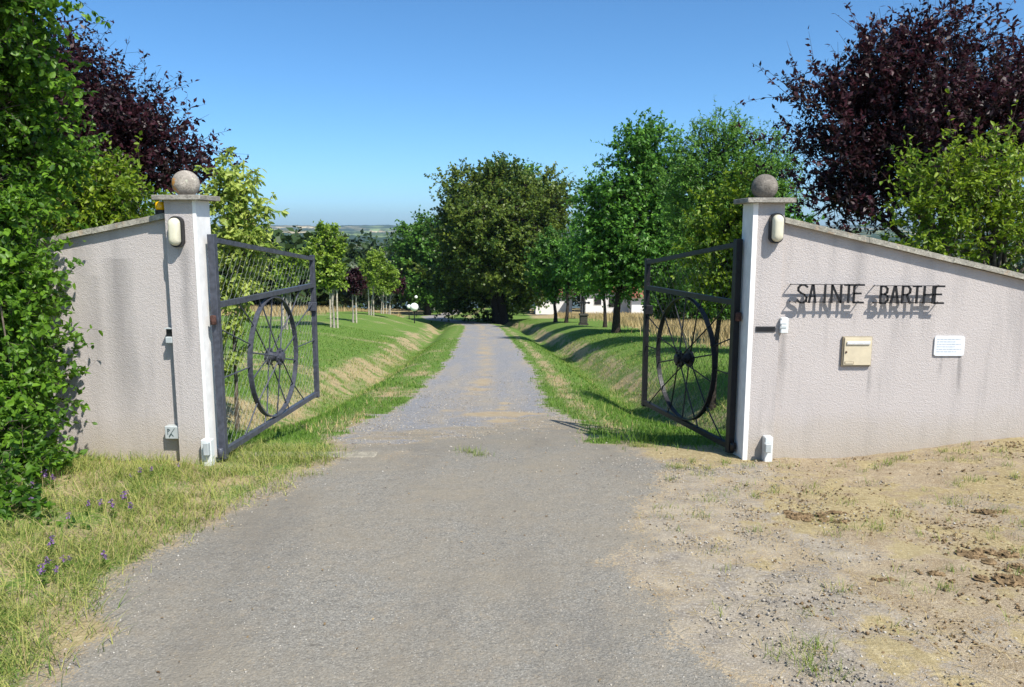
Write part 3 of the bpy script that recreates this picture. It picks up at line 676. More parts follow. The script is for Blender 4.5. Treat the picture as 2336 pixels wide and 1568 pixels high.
# ---------------------------------------------------------------- gate leaves
def gate(label,hinge,end,zr_,ztop0,ztop1,zb,mi,mw,hubside,postx):
    hx,hy=hinge; ex,ey=end; L=math.hypot(ex-hx,ey-hy); rz=math.atan2(ey-hy,ex-hx)
    t=thing('gate_leaf',label,'gate',(hx,hy,0),rz,'iron gate leaves with wagon wheels')
    MB().box(-.031,.031,-.031,.031,zb-.06,ztop0+.02,.004).obj('hinge_post',mi,t)
    MB().box(L-.028,L+.028,-.026,.026,zb-.05,ztop1+.02,.004).obj('end_post',mi,t)
    def rail(z0,z1,h,nm):
        MB().prism([(.037,z0-h/2),(L-.029,z1-h/2),(L-.029,z1+h/2),(.037,z0+h/2)],-.024,.024).obj(nm,mi,t)
    rail(ztop0-.03,ztop1-.02,.042,'top_rail'); rail(zr_,zr_,.048,'middle_rail'); rail(zb,zb,.048,'bottom_rail')
    # wheel
    cz=(zr_+zb)/2; r=(zr_-zb)/2-.029; cx=L*.5
    w=MB(); n=56; V=[]
    for k in range(n):
        a=2*math.pi*k/n
        for rr,yy in ((r,-.024),(r,.024),(r-.013,.024),(r-.013,-.024)): V.append((cx+rr*math.cos(a),yy,cz+rr*math.sin(a)))
    Fs=[(k*4+j,k*4+(j+1)%4,((k+1)%n)*4+(j+1)%4,((k+1)%n)*4+j) for k in range(n) for j in range(4)]
    w.add(V,Fs); rim=w.obj('wheel',mi,t)
    h=MB(); 
    h.lathe([(.035,-.10),(.05,-.095),(.05,-.07),(.09,-.065),(.09,-.045),(.055,-.04),(.048,.0),(.055,.04),(.09,.045),(.09,.065),(.05,.07),(.05,.095),(.035,.10)],20,'y',(cx,0,cz))
    h.obj('hub',mi,rim)
    for s_ in (-1,1):
        for k in range(6):
            a=math.pi/3*k; MB().lathe([(.012,s_*.0655),(.012,s_*.078)],6,'y',(cx+.072*math.cos(a),0,cz+.072*math.sin(a))).obj('hub_bolt',mi,rim)
    for k in range(14):
        a=2*math.pi*(k+.5)/14; yy=.055*(1 if k%2 else -1)
        MB().tube([(cx+.06*math.cos(a),yy,cz+.06*math.sin(a)),(cx+(r-.008)*math.cos(a),0,cz+(r-.008)*math.sin(a))],.0075,6).obj('spoke',mi,rim)
    # tie rods from the rim to the frame
    for a in (0,180,38,142,-38,-142,62,118,-62,-118,20,160):
        A=R(a); ca,sa=math.cos(A),math.sin(A)
        ks=[]
        if ca>1e-6: ks.append((L-.03-cx)/ca)
        if ca<-1e-6: ks.append((.036-cx)/ca)
        if sa>1e-6: ks.append((zr_-.025-cz)/sa)
        if sa<-1e-6: ks.append((zb+.025-cz)/sa)
        k=min(q for q in ks if q>0)
        if k>r+.02: MB().tube([(cx+(r-.02)*ca,0,cz+(r-.02)*sa),(cx+k*ca,0,cz+k*sa)],.007,6).obj('tie_rod',mi,t)
    # wire netting: kinked wires forming long hexagons
    wm=MB(); y0=.022*hubside; x0,x1=.03,L-.02; p=.052
    def ztop(x): return ztop0-.04+(ztop1-ztop0)*(x/L)
    nn=int((x1-x0)/p)
    zz0=zb
    hgt=.062
    for i in range(nn+1):
        pts=[]; z=zz0; k=0
        sgn=1 if i%2 else -1
        while True:
            xa=x0+i*p+ (sgn*p*.5 if (k%2) else -sgn*p*.5)*.92
            xa=min(max(xa,x0),x1)
            if z>ztop(xa): break
            pts.append((xa,y0,z)); pts.append((xa,y0,min(z+hgt*.30,ztop(xa)))); z+=hgt; k+=1
        if len(pts)>1: wm.tube(pts,.0014,3,False)
    wm.obj('wire_netting',mw,t)
    # hinges and latch
    for z in (zb+.02,zr_-.11):
        MB().lathe([(.02,z-.05),(.026,z-.045),(.026,z+.02),(.018,z+.03)],12,c=(postx,0,0)).obj('hinge',M['rust'] if z>.5 else mi,t,True)
        MB().box(min(postx,-.036)-.0,max(postx,-.036)+.0,-.01,.01,z-.02,z+.01).obj('hinge_plate',M['rust'],t)
    MB().box(L-.07,L-.03,-.05,.05,zr_-.30,zr_-.20,.004).obj('latch',mi,t)
    return t
gate('open slate grey wagon wheel gate leaf by the left pillar',(-2.535,6.66),(-2.33,9.15),1.362,1.945,1.69,.07,M['iron'],M['wire'],1,-.06)
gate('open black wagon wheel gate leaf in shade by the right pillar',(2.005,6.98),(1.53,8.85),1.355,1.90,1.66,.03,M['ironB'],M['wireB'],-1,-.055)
t=MB(); t.box(-2.62,-1.25,6.98,7.16,-.2,.03,.01); o=t.obj('threshold_slab',M['conc']); tag(o,'worn concrete slab on the ground under the left gate leaf','slab')
p=hit(550,1052)
o.location=(0,-.1,float(H(-1.9,7))-.015)
# ---------------------------------------------------------------- garden globe lamps
def globe_lamp(label,u,v,y,rad):
    d=at(u,v,y); g=float(H(d[0],y)); hp=max(.25,d[2]-g-rad-.02); t=thing('globe_lamp',label,'lamp',(d[0],y,g),0,'white globe lamps on the lawn')
    MB().tube([(0,0,-.1),(0,0,hp)],.04,8).obj('post',M['black'],t)
    MB().lathe([(.09,hp-.03),(.11,hp),(.06,hp+.03)],12).obj('collar',M['black'],t)
    MB().lathe([(max(.002,rad*math.cos(a)),hp+.02+rad+rad*math.sin(a)) for a in [(-1.5+3.05*i/14) for i in range(15)]],24).obj('globe',M['globe'],t,True)
globe_lamp('larger nearer white globe lamp on a short post in the lawn',945,701,56,.30)
globe_lamp('smaller white globe lamp just left of the larger one',933,700,62,.17)
globe_lamp('distant white globe lamp in the shade near the bend',949,678,84,.17)
# ---------------------------------------------------------------- wayside cross
b_=hit(1331,742); cy=b_[1]; s=cy*62/1782/1.75
t=thing('wayside_cross','ornate black iron cross on a stone pedestal among the right trees','cross',(b_[0],cy,b_[2]))
MB().box(-.30*s,.30*s,-.3*s,.3*s,-.2,.12*s,.02).box(-.24*s,.24*s,-.24*s,.24*s,.121*s,.62*s,.03).box(-.30*s,.30*s,-.3*s,.3*s,.621*s,.74*s,.03).obj('pedestal',M['darkstone'],t)
m_=MB().tube([(0,0,.74*s),(0,0,1.78*s)],.055*s,6).tube([(-.33*s,0,1.45*s),(.33*s,0,1.45*s)],.05*s,6)
for px,pz in ((-.33,1.45),(.33,1.45),(0,1.78)):
    m_.lathe([(.04*s,-.03),(.09*s,0),(.04*s,.03)],8,'y',(px*s,0,pz*s))
ring=[(.13*s*math.cos(2*math.pi*k/16),0,1.45*s+.13*s*math.sin(2*math.pi*k/16)) for k in range(17)]
m_.tube(ring,.025*s,5,False).tube([(-.06*s,0,.9*s),(.06*s,0,1.0*s),(-.06*s,0,1.1*s),(.06*s,0,1.2*s)],.02*s,5)
m_.obj('iron_cross',M['ironB'],t)
# ---------------------------------------------------------------- house beyond the meadow
def house(label,x0,x1,y,dep,zb,hw,hr,wins,roof_l,drop=0.,recess=None):
    t=thing('house',label,'house',(x0,y,zb),0); W=x1-x0
    MB().box(0,W,0,dep,-4,hw).obj('wall',M['housew'],t)
    rf=MB().add([(-.5,-.6,hw-.02),(W+.5,-.6,hw-.02),(W+.5,dep/2,hw+hr),(-.5,dep/2,hw+hr),(W+.5,dep+.6,hw-.02),(-.5,dep+.6,hw-.02),
        (-.5,-.6,hw-.2),(W+.5,-.6,hw-.2),(W+.5,dep/2,hw+hr-.2),(-.5,dep/2,hw+hr-.2),(W+.5,dep+.6,hw-.2),(-.5,dep+.6,hw-.2)],
        [(0,1,2,3),(3,2,4,5),(6,9,8,7),(9,11,10,8),(0,6,7,1),(5,4,10,11),(0,3,9,6),(3,5,11,9),(1,7,8,2),(2,8,10,4)]).obj('roof',M['tile'],t)
    MB().box(W*.3,W*.3+.7,dep/2-.35,dep/2+.35,hw+hr*.6,hw+hr+.8).obj('chimney',M['housew'],rf)
    for (a,b,c,d) in wins:
        f=MB().box(a-.08,b+.08,-.04,-.001,c-.08,d+.08).obj('window',M['housew'],t)
        MB().box(a,b,-.07,-.041,c,d).obj('pane',M['pane'],f)
YH=100
a=at(1336,690,YH)[0]; b2=at(1440,690,YH)[0]
house('long white house with red tiled roof behind the dry meadow',a,b2,YH,8,at(0+1400,706,YH)[2],2.5,2.2,[(1.1,2.0,.6,1.8),(2.95,3.9,.3,1.7)],0)
a=at(1424,690,YH-3)[0]; b2=at(1468,690,YH-3)[0]
house('low white outbuilding at the right end of the long house',a+.9,b2,YH-3.2,5,at(1440,709,YH-3)[2]-.1,2.0,1.6,[],0)
a=at(1222,680,108)[0]; b2=at(1305,680,108)[0]
house('pale farm building half hidden behind the big tree and saplings',a,b2,108,7,at(1260,697,108)[2],1.7,2.0,[(2.2,3.0,.3,1.2)],0)
# ---------------------------------------------------------------- trees and shrubs
def gz(x,y): return float(H(x,y))
def B(u,v,rx,rz,dy=0,ry=None,x0=None,z0=None,y=70.):
    p=at(u,v,y+dy); kk=(y+dy)/1782
    return (p[0]-x0,dy,p[2]-z0,rx*kk,(ry or rx*.9)*kk,rz*kk)
hb=(-4.6,6.25,gz(-4.6,6.25)); hq=dict(x0=hb[0],z0=hb[2],y=6.25,ry=52)
veg('hedge_shrub','tall leafy green hedge shrub at the left edge before the wall','shrub',hb,
    [B(0,1080,70,110,-.9,**hq),B(20,960,75,70,-.3,**hq),B(10,830,90,80,**hq),B(0,700,85,80,**hq),B(20,620,75,50,**hq),B(-30,540,75,80,**hq),B(30,440,70,60,.5,**hq),B(20,330,90,80,.6,**hq),B(0,210,95,80,.3,**hq),B(10,100,75,60,.3,**hq),B(-10,10,70,60,**hq),B(-20,-80,120,110,**hq),B(-200,300,120,300,**hq),B(-200,850,120,300,**hq),B(135,355,45,30,.9,**hq),B(100,300,40,40,.9,**hq),B(-20,640,50,60,**hq),B(10,760,70,60,-.2,**hq),B(0,900,60,70,-.35,**hq),B(-10,1000,60,60,-.6,**hq),B(-30,1170,70,60,-1.5,**hq),B(60,1130,50,60,-.5,**hq)],
    11,M['L_hedge'],M['bark'],ncl=540,clr=.15,shoots=7,slen=.27,up=.15,nleaf=18,leaf=.055,wd=.72,trunk_r=.045,nlimb=24,near=True,stems=6,parts=('foliage','stems'),droop=.25,shell=2.6)
sq=dict(x0=-4.9,z0=gz(-4.9,8.6),y=8.6)
veg('shrub','bushy yellow green shrub rising behind the left wall','shrub',(-4.9,8.6,gz(-4.9,8.6)),
    [B(285,470,52,45,**sq),B(230,460,60,60,**sq),B(325,495,25,28,**sq),B(170,450,60,65,**sq),B(200,560,120,60,**sq),B(80,470,70,80,**sq)],
    12,M['L_shrub'],M['bark'],ncl=190,clr=.2,shoots=6,slen=.32,up=.7,nleaf=13,leaf=.062,wd=.6,trunk_r=.05,nlimb=16,stems=4,parts=('foliage','stems'),near=True)
pb=(-7.6,12.4,gz(-7.6,12.4)); pq=dict(x0=pb[0],z0=pb[2],y=pb[1])
veg('plum_tree','dark purple plum tree behind the left wall','tree',pb,
    [B(240,320,120,100,**pq),B(320,370,90,60,**pq),B(390,350,45,45,**pq),B(370,410,60,35,**pq),B(150,230,80,80,**pq),B(230,265,60,50,**pq),B(70,150,80,80,**pq),B(310,290,50,40,**pq),B(60,250,110,130,**pq),B(200,420,140,60,**pq)],
    21,M['L_plum'],M['barkD'],ncl=290,clr=.24,shoots=7,slen=.68,up=.7,nleaf=19,leaf=.088,wd=.5,trunk_r=.13,nlimb=26,group='purple plum trees behind the walls',parts=('crown','trunk'))
pb=(6.3,11.2,gz(6.3,11.2)); pq=dict(x0=pb[0],z0=pb[2],y=pb[1])
veg('plum_tree','dark purple plum tree behind the right wall','tree',pb,
    [B(2120,300,180,160,**pq),B(1930,320,85,130,**pq),B(2170,130,60,70,**pq),B(1990,190,70,65,**pq),B(1880,230,55,45,**pq),B(2280,260,110,120,**pq),B(1890,460,70,60,**pq),B(2050,420,140,90,**pq),B(2080,150,45,60,**pq),B(2230,380,110,110,**pq),B(1960,500,90,40,**pq)],
    23,M['L_plum'],M['barkD'],ncl=330,clr=.2,shoots=7,slen=.66,up=1.3,nleaf=20,leaf=.082,wd=.5,trunk_r=.13,nlimb=28,group='purple plum trees behind the walls',parts=('crown','trunk'))
sq=dict(x0=5.4,z0=gz(5.4,8.6),y=8.6)
veg('shrub','bright yellow green shrub rising behind the right wall','shrub',(5.4,8.6,gz(5.4,8.6)),
    [B(2160,410,55,55,**sq),B(2235,460,75,80,**sq),B(2095,455,45,45,**sq),B(2300,430,60,70,**sq),B(2200,560,120,50,**sq),B(2110,560,60,40,**sq),B(2330,540,80,60,**sq),B(2420,480,80,100,**sq)],
    13,M['L_shrub'],M['bark'],ncl=150,clr=.13,shoots=6,slen=.42,up=1.0,nleaf=14,leaf=.06,wd=.55,trunk_r=.045,nlimb=16,stems=4,parts=('foliage','stems'),near=True)
eq=dict(x0=-3.75,z0=gz(-3.75,10.4),y=10.4)
veg('box_elder','pale slender box elder standing beside the left gate leaf','tree',(-3.75,10.4,gz(-3.75,10.4)),
    [B(535,420,30,70,**eq),B(495,470,30,60,**eq),B(575,490,32,60,**eq),B(545,570,58,60,**eq),B(520,680,34,60,**eq),B(512,790,28,60,**eq),B(525,740,30,60,-.1,**eq),B(510,850,26,40,**eq),B(530,640,36,50,.1,**eq),B(600,560,28,35,**eq)],15,M['L_elder'],M['bark'],ncl=100,clr=.10,shoots=5,slen=.24,up=.8,nleaf=14,leaf=.088,wd=.5,trunk_r=.028,nlimb=9,stems=1,near=True,droop=.5)
# row of staked saplings on the left lawn
def sap(label,u,v,uc,vc,rw,rh,mat,seed,name='sapling',leaf=.16,ncl=70,group='staked saplings on the left lawn',bark='barkP',stakes=2,extra=(),r=.05,y=None):
    b=hit(u,v) if y is None else np.array([at(u,v,y)[0],y,gz(at(u,v,y)[0],y)])
    y=b[1]; k=y/1782*1.0
    c=at(uc,vc,y); dx=c[0]-b[0]; dz=c[2]-b[2]
    bl=[(dx,0,dz,rw*k,rw*k*.85,rh*k)]
    for (ua,va,ra,rb) in extra:
        e=at(ua,va,y); bl.append((e[0]-b[0],0,e[2]-b[2],ra*k,ra*k*.85,rb*k))
    return veg(name,label,'tree',(b[0],y,b[2]),bl,seed,mat,M[bark],ncl=ncl,clr=.28*rw*k/1.2*.5,shoots=6,slen=max(.22,rw*k*.36),up=.6,nleaf=11,leaf=leaf,wd=.7,trunk_r=r,trunk_top=dz,nlimb=10,group=group,stakes=stakes)
sap('tall bright green staked sapling nearest on the left lawn',762,748,745,590,42,62,M['L_young'],31,extra=((755,525,28,30),(715,610,26,34),(775,640,26,25)),ncl=110)
sap('pale sapling with thin crown seen above the gate rail',655,752,652,625,22,42,M['L_young'],32,extra=((668,590,16,20),),ncl=50)
sap('small purple leaved sapling between two bright green ones',806,736,806,645,26,24,M['L_plum'],33,name='purple_sapling',ncl=48,stakes=1)
sap('rounded lime green sapling in the middle of the left row',847,727,862,620,34,44,M['L_young'],34,extra=((845,600,24,30),(880,640,24,26)),ncl=100,y=53.)
sap('slim lime green sapling at the back of the left row',870,722,880,640,24,34,M['L_young'],35,ncl=50,stakes=1,extra=((858,655,14,18),),y=60.)
sap('purple leaved sapling at the back beside the old trees',886,714,905,650,18,26,M['L_plum'],36,name='purple_sapling',ncl=44,stakes=2,y=64.)
# the old trees
yb=68.; bx=at(1150,722,yb)[0]
bz=gz(bx,yb)
a_=dict(x0=bx,z0=bz,y=yb)
veg('old_broadleaf_tree','huge rounded dark old tree with bronze tints at the end of the drive','tree',(bx,yb,bz),
    [B(1140,500,130,115,**a_),B(1060,470,62,80,-2,**a_),B(1225,480,75,80,-3,**a_),B(1130,425,90,45,-2,**a_),B(1060,580,62,85,-4,**a_),B(1200,580,95,90,-4,**a_),B(1120,560,90,80,-6,**a_),B(1180,520,80,80,-6,**a_),B(1100,500,70,70,-6,**a_),B(1262,450,40,48,-1,**a_),
     B(1005,600,34,75,-1,**a_),B(1060,660,72,50,2,**a_),B(1130,680,90,45,2,**a_),B(1190,670,50,50,0,**a_),B(1020,655,32,42,0,**a_),B(1150,610,90,60,-5,**a_)],
    41,M['L_big'],M['barkD'],ncl=760,clr=.5,shoots=9,slen=.95,up=.45,nleaf=17,leaf=.25,wd=.75,trunk_r=.34,nlimb=44,shell=2.4,stems=3)
y2=96.; x2=at(975,700,y2)[0]; z2=gz(x2,y2); a_=dict(x0=x2,z0=z2,y=y2)
veg('bushy_tree','mid green bushy tree left of the huge old tree','tree',(x2,y2,z2),
    [B(965,600,62,90,**a_),B(955,545,42,45,**a_),B(990,560,45,60,**a_),B(935,640,40,48,**a_),B(985,660,50,35,**a_)],42,M['L_bigb'],M['barkD'],ncl=210,clr=.5,shoots=8,slen=1.1,up=.5,nleaf=12,leaf=.38,wd=.75,trunk_r=.3,nlimb=20)
y3=92.; x3=at(1150,715,y3)[0]; z3=gz(x3,y3); a_=dict(x0=x3,z0=z3,y=y3)
veg('bushy_tree','fresh green tree top showing above the huge old tree','tree',(x3,y3,z3),
    [B(1140,400,40,35,**a_),B(1210,420,40,38,**a_),B(1230,620,60,70,**a_)],43,M['L_bigb'],M['barkD'],ncl=90,clr=.5,shoots=7,slen=1.1,up=.6,nleaf=12,leaf=.36,wd=.75,trunk_r=.3,nlimb=12)
# right-hand avenue
def rtree(label,u,v,bl,seed,mat,ncl,leaf,slen,r,name='avenue_tree',shoots=7,nleaf=13,yy=None,bark='barkD',up=.5,wd=.6,near=False,droop=.25):
    if yy is None: b=hit(u,v)
    else:
        x=at(u,v,yy)[0]; b=np.array([x,yy,gz(x,yy)])
    d=dict(x0=b[0],z0=b[2],y=b[1])
    return veg(name,label,'tree',b,[B(*q,**d) for q in bl],seed,mat,M[bark],ncl=ncl,clr=slen*.5,shoots=shoots,slen=slen,up=up,nleaf=nleaf,leaf=leaf,wd=wd,trunk_r=r,nlimb=18,group='avenue trees right of the drive',near=near,droop=droop)
rtree('dense dark green tree with the thick bare trunk right of the cross',1405,760,[(1430,560,90,110),(1395,450,62,75),(1362,570,50,80),(1385,500,55,70),(1560,560,70,90),(1480,520,80,110),(1500,605,80,55),(1470,400,70,80),(1400,630,50,28),(1480,330,50,50),(1440,360,45,50),(1520,440,60,80)],51,M['L_dark'],600,.17,.62,.14,nleaf=14)
rtree('slim tree with crooked trunk between the cross and the thick trunk',1380,747,[(1370,620,45,42),(1350,570,36,50)],52,M['L_dark'],80,.19,.55,.09)
rtree('small fresh green tree beside the end of the drive',1267,735,[(1262,630,42,46),(1240,605,34,50),(1275,565,32,50),(1275,660,30,16)],53,M['L_bigb'],130,.22,.6,.11)
rtree('small green tree just left of the iron cross',1291,737,[(1305,615,36,48),(1310,560,24,45),(1335,635,30,24)],54,M['L_dark'],100,.22,.6,.10)
rtree('thin leaning sapling directly behind the iron cross',1325,728,[(1335,645,20,26)],55,M['L_bigb'],30,.22,.5,.06)
rtree('feathery light green ash tree rising left of the right pillar',1690,800,[(1610,400,65,110),(1665,380,60,100),(1735,390,70,80),(1640,320,38,50),(1720,480,80,80),(1600,520,70,90),(1790,430,42,75),(1560,430,45,80),(1700,560,90,60),(1545,370,34,50),(1660,480,80,70),(1640,620,90,50)],56,M['L_ash'],680,.105,.45,.12,yy=25,nleaf=15,up=.7,wd=.42,droop=.3)
rtree('small yellowish green tree with forked trunk just behind the right gate leaf',1622,960,[(1640,640,60,60),(1610,560,40,50),(1670,540,55,70),(1700,620,60,70),(1660,460,40,45),(1720,500,50,60)],57,M['L_shrub'],125,.075,.30,.05,yy=12.4,nleaf=13,wd=.6,near=True,shoots=6)
rtree('tree beside the right ditch casting shade over the lawn',1760,800,[(1740,560,75,80),(1690,620,60,50),(1800,600,80,80)],58,M['L_dark'],170,.13,.45,.11,yy=20,nleaf=12)
rtree('broad round bush at the far edge of the right meadow, nearest the house',1500,735,[(1510,690,30,45),(1545,660,50,60)],59,M['L_bigb'],110,.26,.7,.10,name='bush',yy=50)
rtree('broad round bush at the far edge of the right meadow, behind the gate wheel',1620,735,[(1610,670,50,65),(1660,690,45,45)],60,M['L_dark'],120,.26,.7,.10,name='bush',yy=47)
# ---------------------------------------------------------------- woodland in the valley
def woodland():
    rg=np.random.RandomState(61); Vs=[];Fs=[];lvs=[];off=0
    tr=[]
    for i in range(330):
        y=rg.uniform(100,215); x=rg.uniform(-.62*y,-.085*y)
        if rg.rand()<.25: y=rg.uniform(66,100); x=rg.uniform(-.5*y,-.24*y)
        if y<100 and x>-16: continue
        tr.append((x,y))
    for i in range(150):
        y=rg.uniform(118,200); x=rg.uniform(-.1*y,.75*y); tr.append((x,y))
    for x,y in tr:
        g=gz(x,y); zt_=min(2-y*.0065*rg.uniform(.9,2.6)+rg.normal()*.5, g+16); h=max(zt_-g,5); r=rg.uniform(2.6,4.6)
        n=int(620*(100/y)**.6)
        d=unit(rg.normal(size=(n,3))); lump=1+.22*np.sin(d[:,0]*5+x)+.18*np.sin(d[:,2]*6+y)
        P=np.array([x,y,g+h*.52])+d*np.array([r,r,h*.5])*(rg.rand(n)**.35*lump*.9)[:,None]
        V,Fa,pv=leaf_geo(P,unit(rg.normal(size=(n,3))),unit(np.array([0,-.2,.9])+rg.normal(size=(n,3))*.5),rg.uniform(.5,1.1,n),.8)
        tone=rg.rand(); lvs.append(np.repeat(np.clip(.6*tone+.5*rg.rand(n)-.05,0,1),pv)); Vs.append(V);Fs.append(Fa+off);off+=len(V)
    o=mesh('woodland',np.concatenate(Vs),np.concatenate(Fs),M['L_wood'],lv=np.concatenate(lvs))
    tag(o,'dark green woodland filling the valley behind the lawn','woodland',kind='stuff')
woodland()
# ---------------------------------------------------------------- grasses
def blk(x,y):   # keep clear of pillars and walls
    return ((np.abs(x+2.75)<.2)&(np.abs(y-6.68)<.18))|((x<-2.85)&(np.abs(y-6.75-(-x-2.85)*.14)<.13))|((x>2.03)&(np.abs(y-6.9)<.17))
def m_(x,y): return masks(x,y)
def fverge(x,y):
    a,g,gr,s,st,d=masks(x,y); return np.where(blk(x,y),0,(1-a)*(1-g)*np.clip(gr*1.3+s*.5,0,1)*(x<-.8))
blades('verge_grass','tangled green and straw weeds on the left verge','grass',scatter(60000,-4.6,-.9,2.6,7.3,lambda x,y:fverge(x,y)*.9*(.25+sst(.35,.6,fbm(x*3,y*3,71)))),(.10),.0048,1.25,M['L_grassw'],71,(0,1),3)
P=scatter(9000,-4.6,-1.3,2.6,6.6,lambda x,y:fverge(x,y)*(fbm(x*2,y*2,72)>.5)*.8,72)
blades('verge_grass','taller seeding grass stalks standing in the left verge','grass',P[::3],.19,.0034,.9,M['L_straw'],72,(.2,1),4)
def flawn(x,y):
    a,g,gr,s,st,d=masks(x,y); return np.where(blk(x,y),0,(1-a)*(1-g)*np.clip(gr,0,1))
blades('lawn_grass','short green lawn grass beside the drive past the gates','grass',scatter(150000,-6.5,5.5,7.1,17,lambda x,y:flawn(x,y)*np.clip(1.25-y/18,.1,1)),.055,.0075,.6,M['L_lawn'],73,(0,1),2)
blades('lawn_grass','coarse lawn grass further down along the drive','grass',scatter(60000,-14,8,15,38,lambda x,y:flawn(x,y)*.8),.06,.018,.6,M['L_lawn'],74,(0,1),2)
def fdry(x,y):
    a,g,gr,s,st,d=masks(x,y); return (1-a)*(1-g)*np.clip(s,0,1)*(y>8)
blades('dry_grass','straw coloured dry grass on the ditch banks','grass',scatter(70000,-6.5,5.5,8,30,lambda x,y:fdry(x,y)*np.clip(1.3-y/26,.1,1)*(x<5.6)),.075,.010,.8,M['L_straw'],75,(0,1),2)
blades('bank_grass','longer green weeds and tufts breaking up the ditch banks','grass',scatter(70000,-8,5.6,8,34,lambda x,y:(1-masks(x,y)[0])*(1-masks(x,y)[1])*(y>8.5)*sst(.46,.62,fbm(x*2.3,y*2.3,101))*np.exp(-((np.abs(x-xroad(y))-3.7)/1.3)**2)*(np.abs(x-xroad(y))>1.9),75),.10,.011,.8,M['L_grassw'],102,(0,.8),2)
blades('meadow_grass','tall dry tan meadow grass beyond the lawn on the right','grass',scatter(60000,5,22,22,95,lambda x,y:fdry(x,y)*np.ones_like(x)),.42,.035,.4,M['L_straw'],76,(0,.9),2)
blades('meadow_grass','tall dry tan meadow grass beyond the lawn on the left','grass',scatter(40000,-40,-12,44,85,lambda x,y:fdry(x,y)*np.ones_like(x)),.42,.045,.4,M['L_straw'],77,(0,.9),2)
# tufts growing in the bare ground
rg=np.random.RandomState(81); Pt=[]
for _ in range(230):
    x=rg.uniform(.9,5.2); y=rg.uniform(2.7,6.7)
    a,g,gr,s,st,d=[float(q) for q in masks(np.array(x),np.array(y))]
    if a>.4: continue
    if rg.rand()>.25+.75*(y-2.7)/4: continue
    k=rg.randint(8,38); Pt.append(np.stack([x+rg.normal(size=k)*rg.uniform(.015,.07),y+rg.normal(size=k)*.03,np.zeros(k)],1))
for u,v,k in ((1860,1478,90),(1780,1500,50),(1850,1400,20),(1545,1068,120),(1460,1020,160),(1600,1180,30),(2280,1030,40),(1880,1540,60),(1075,1033,90),(1095,1040,70),(1060,1028,40),(700,1085,60),(440,1212,70)):
    q=hit(u,v); Pt.append(np.stack([q[0]+rg.normal(size=k)*.06,q[1]+rg.normal(size=k)*.04,np.zeros(k)],1))
Pt=np.concatenate(Pt); Pt[:,2]=H(Pt[:,0],Pt[:,1]); Pt=Pt[~blk(Pt[:,0],Pt[:,1])]
blades('grass_tufts','scattered small grass tufts in the bare stony ground','grass',Pt,.055,.0035,.9,M['L_grassw'],82,(0,.8),3)
blades('dry_stalks','flattened pale straw lying over the bare ground','grass',scatter(7000,.8,5.3,2.5,6.7,lambda x,y:(1-masks(x,y)[0])*.8*(fbm(x*1.5,y*1.5,85)>.47),83),.07,.0028,2.6,M['L_straw'],83,(.3,1),3,1.6)
# long grass clump by the right leaf foot
q=hit(1470,1010); rg=np.random.RandomState(8); k=260
P=np.stack([q[0]+rg.normal(size=k)*.22,q[1]+rg.normal(size=k)*.10,np.zeros(k)],1); P[:,2]=H(P[:,0],P[:,1])
blades('long_grass','longer arching grass clump at the free end of the right gate leaf','grass',P,.2,.006,.9,M['L_lawn'],84,(0,1),4)
# pebbles
def pebbles(name,label,n,x0,x1,y0,y1,fn,size,seed,mat=None,cat='pebbles'):
    P=scatter(n,x0,x1,y0,y1,fn,seed); rg=np.random.RandomState(seed+1); n=len(P)
    base=np.array([(1,0,0),(0,1,0),(-1,0,0),(0,-1,0),(0,0,.8),(0,0,-.5)],float)
    s=size*rg.uniform(.35,1.5,n)**1.3; V=P[:,None]+base[None]*(s[:,None,None]*rg.uniform(.6,1.3,(n,6,1)))+rg.normal(size=(n,6,3))*s[:,None,None]*.15
    tri=np.array([(0,1,4),(1,2,4),(2,3,4),(3,0,4),(1,0,5),(2,1,5),(3,2,5),(0,3,5)])
    Fa=(np.arange(n)[:,None,None]*6+tri[None]).reshape(-1,3)
    o=mesh(name,V.reshape(-1,3),Fa,mat or M['pebble'],lv=np.repeat(rg.rand(n),6)); tag(o,label,cat,kind='stuff')
pebbles('pebbles','small loose stones strewn over the bare ground on the right',26000,.6,5.4,2.4,6.75,lambda x,y:(1-masks(x,y)[0])*np.clip(masks(x,y)[4]*.7+.2,0,1)*(.3+.9*sst(.4,.6,fbm(x*1.6,y*1.6,97))),.0062,91)
pebbles('pebbles','grey crushed stones on the drive between and beyond the gates',60000,-2.6,2.2,6.2,21,lambda x,y:np.clip(masks(x,y)[1]+.06,0,1)*np.clip(1.25-y/17,.04,1)*(.25+.75*sst(.4,.6,fbm(x*1.3,y*1.3,94))),.0085,92)
pebbles('pebbles','tiny dark and pale stones lying on the worn asphalt',5000,-2.6,2.4,2.5,7.2,lambda x,y:masks(x,y)[0]*(.15+sst(.45,.6,fbm(x*.9,y*.9,96))),.0042,96)
pebbles('pebbles','fine grit along the left asphalt edge',9000,-3.4,-.5,2.4,7,lambda x,y:np.exp(-((x-edgeL(y))/.16)**2),.006,93)
pebbles('earth_crumbs','brown crumbs of dry earth scattered over the bare ground on the right',24000,.8,5.5,2.4,6.75,lambda x,y:(1-masks(x,y)[0])*(.12+.9*sst(.47,.62,fbm(x*1.1,y*1.1,103)))*(.5+.5*sst(1.5,3.5,x)),.0075,104,M['clod'],'crumbs')
pebbles('pebbles','grey grit along the right edge of the asphalt',22000,.5,3.4,2.4,6.9,lambda x,y:np.exp(-((x-edgeR(y)-.35)/.4)**2)*(.3+.7*sst(.42,.6,fbm(x*2,y*2,105))),.006,106)
P=scatter(900,-3.2,4.8,2.5,8.5,lambda x,y:.25+.75*sst(.5,.62,fbm(x*1.2,y*1.2,98)),98); rg=np.random.RandomState(99); n=len(P); P[:,2]+=.006
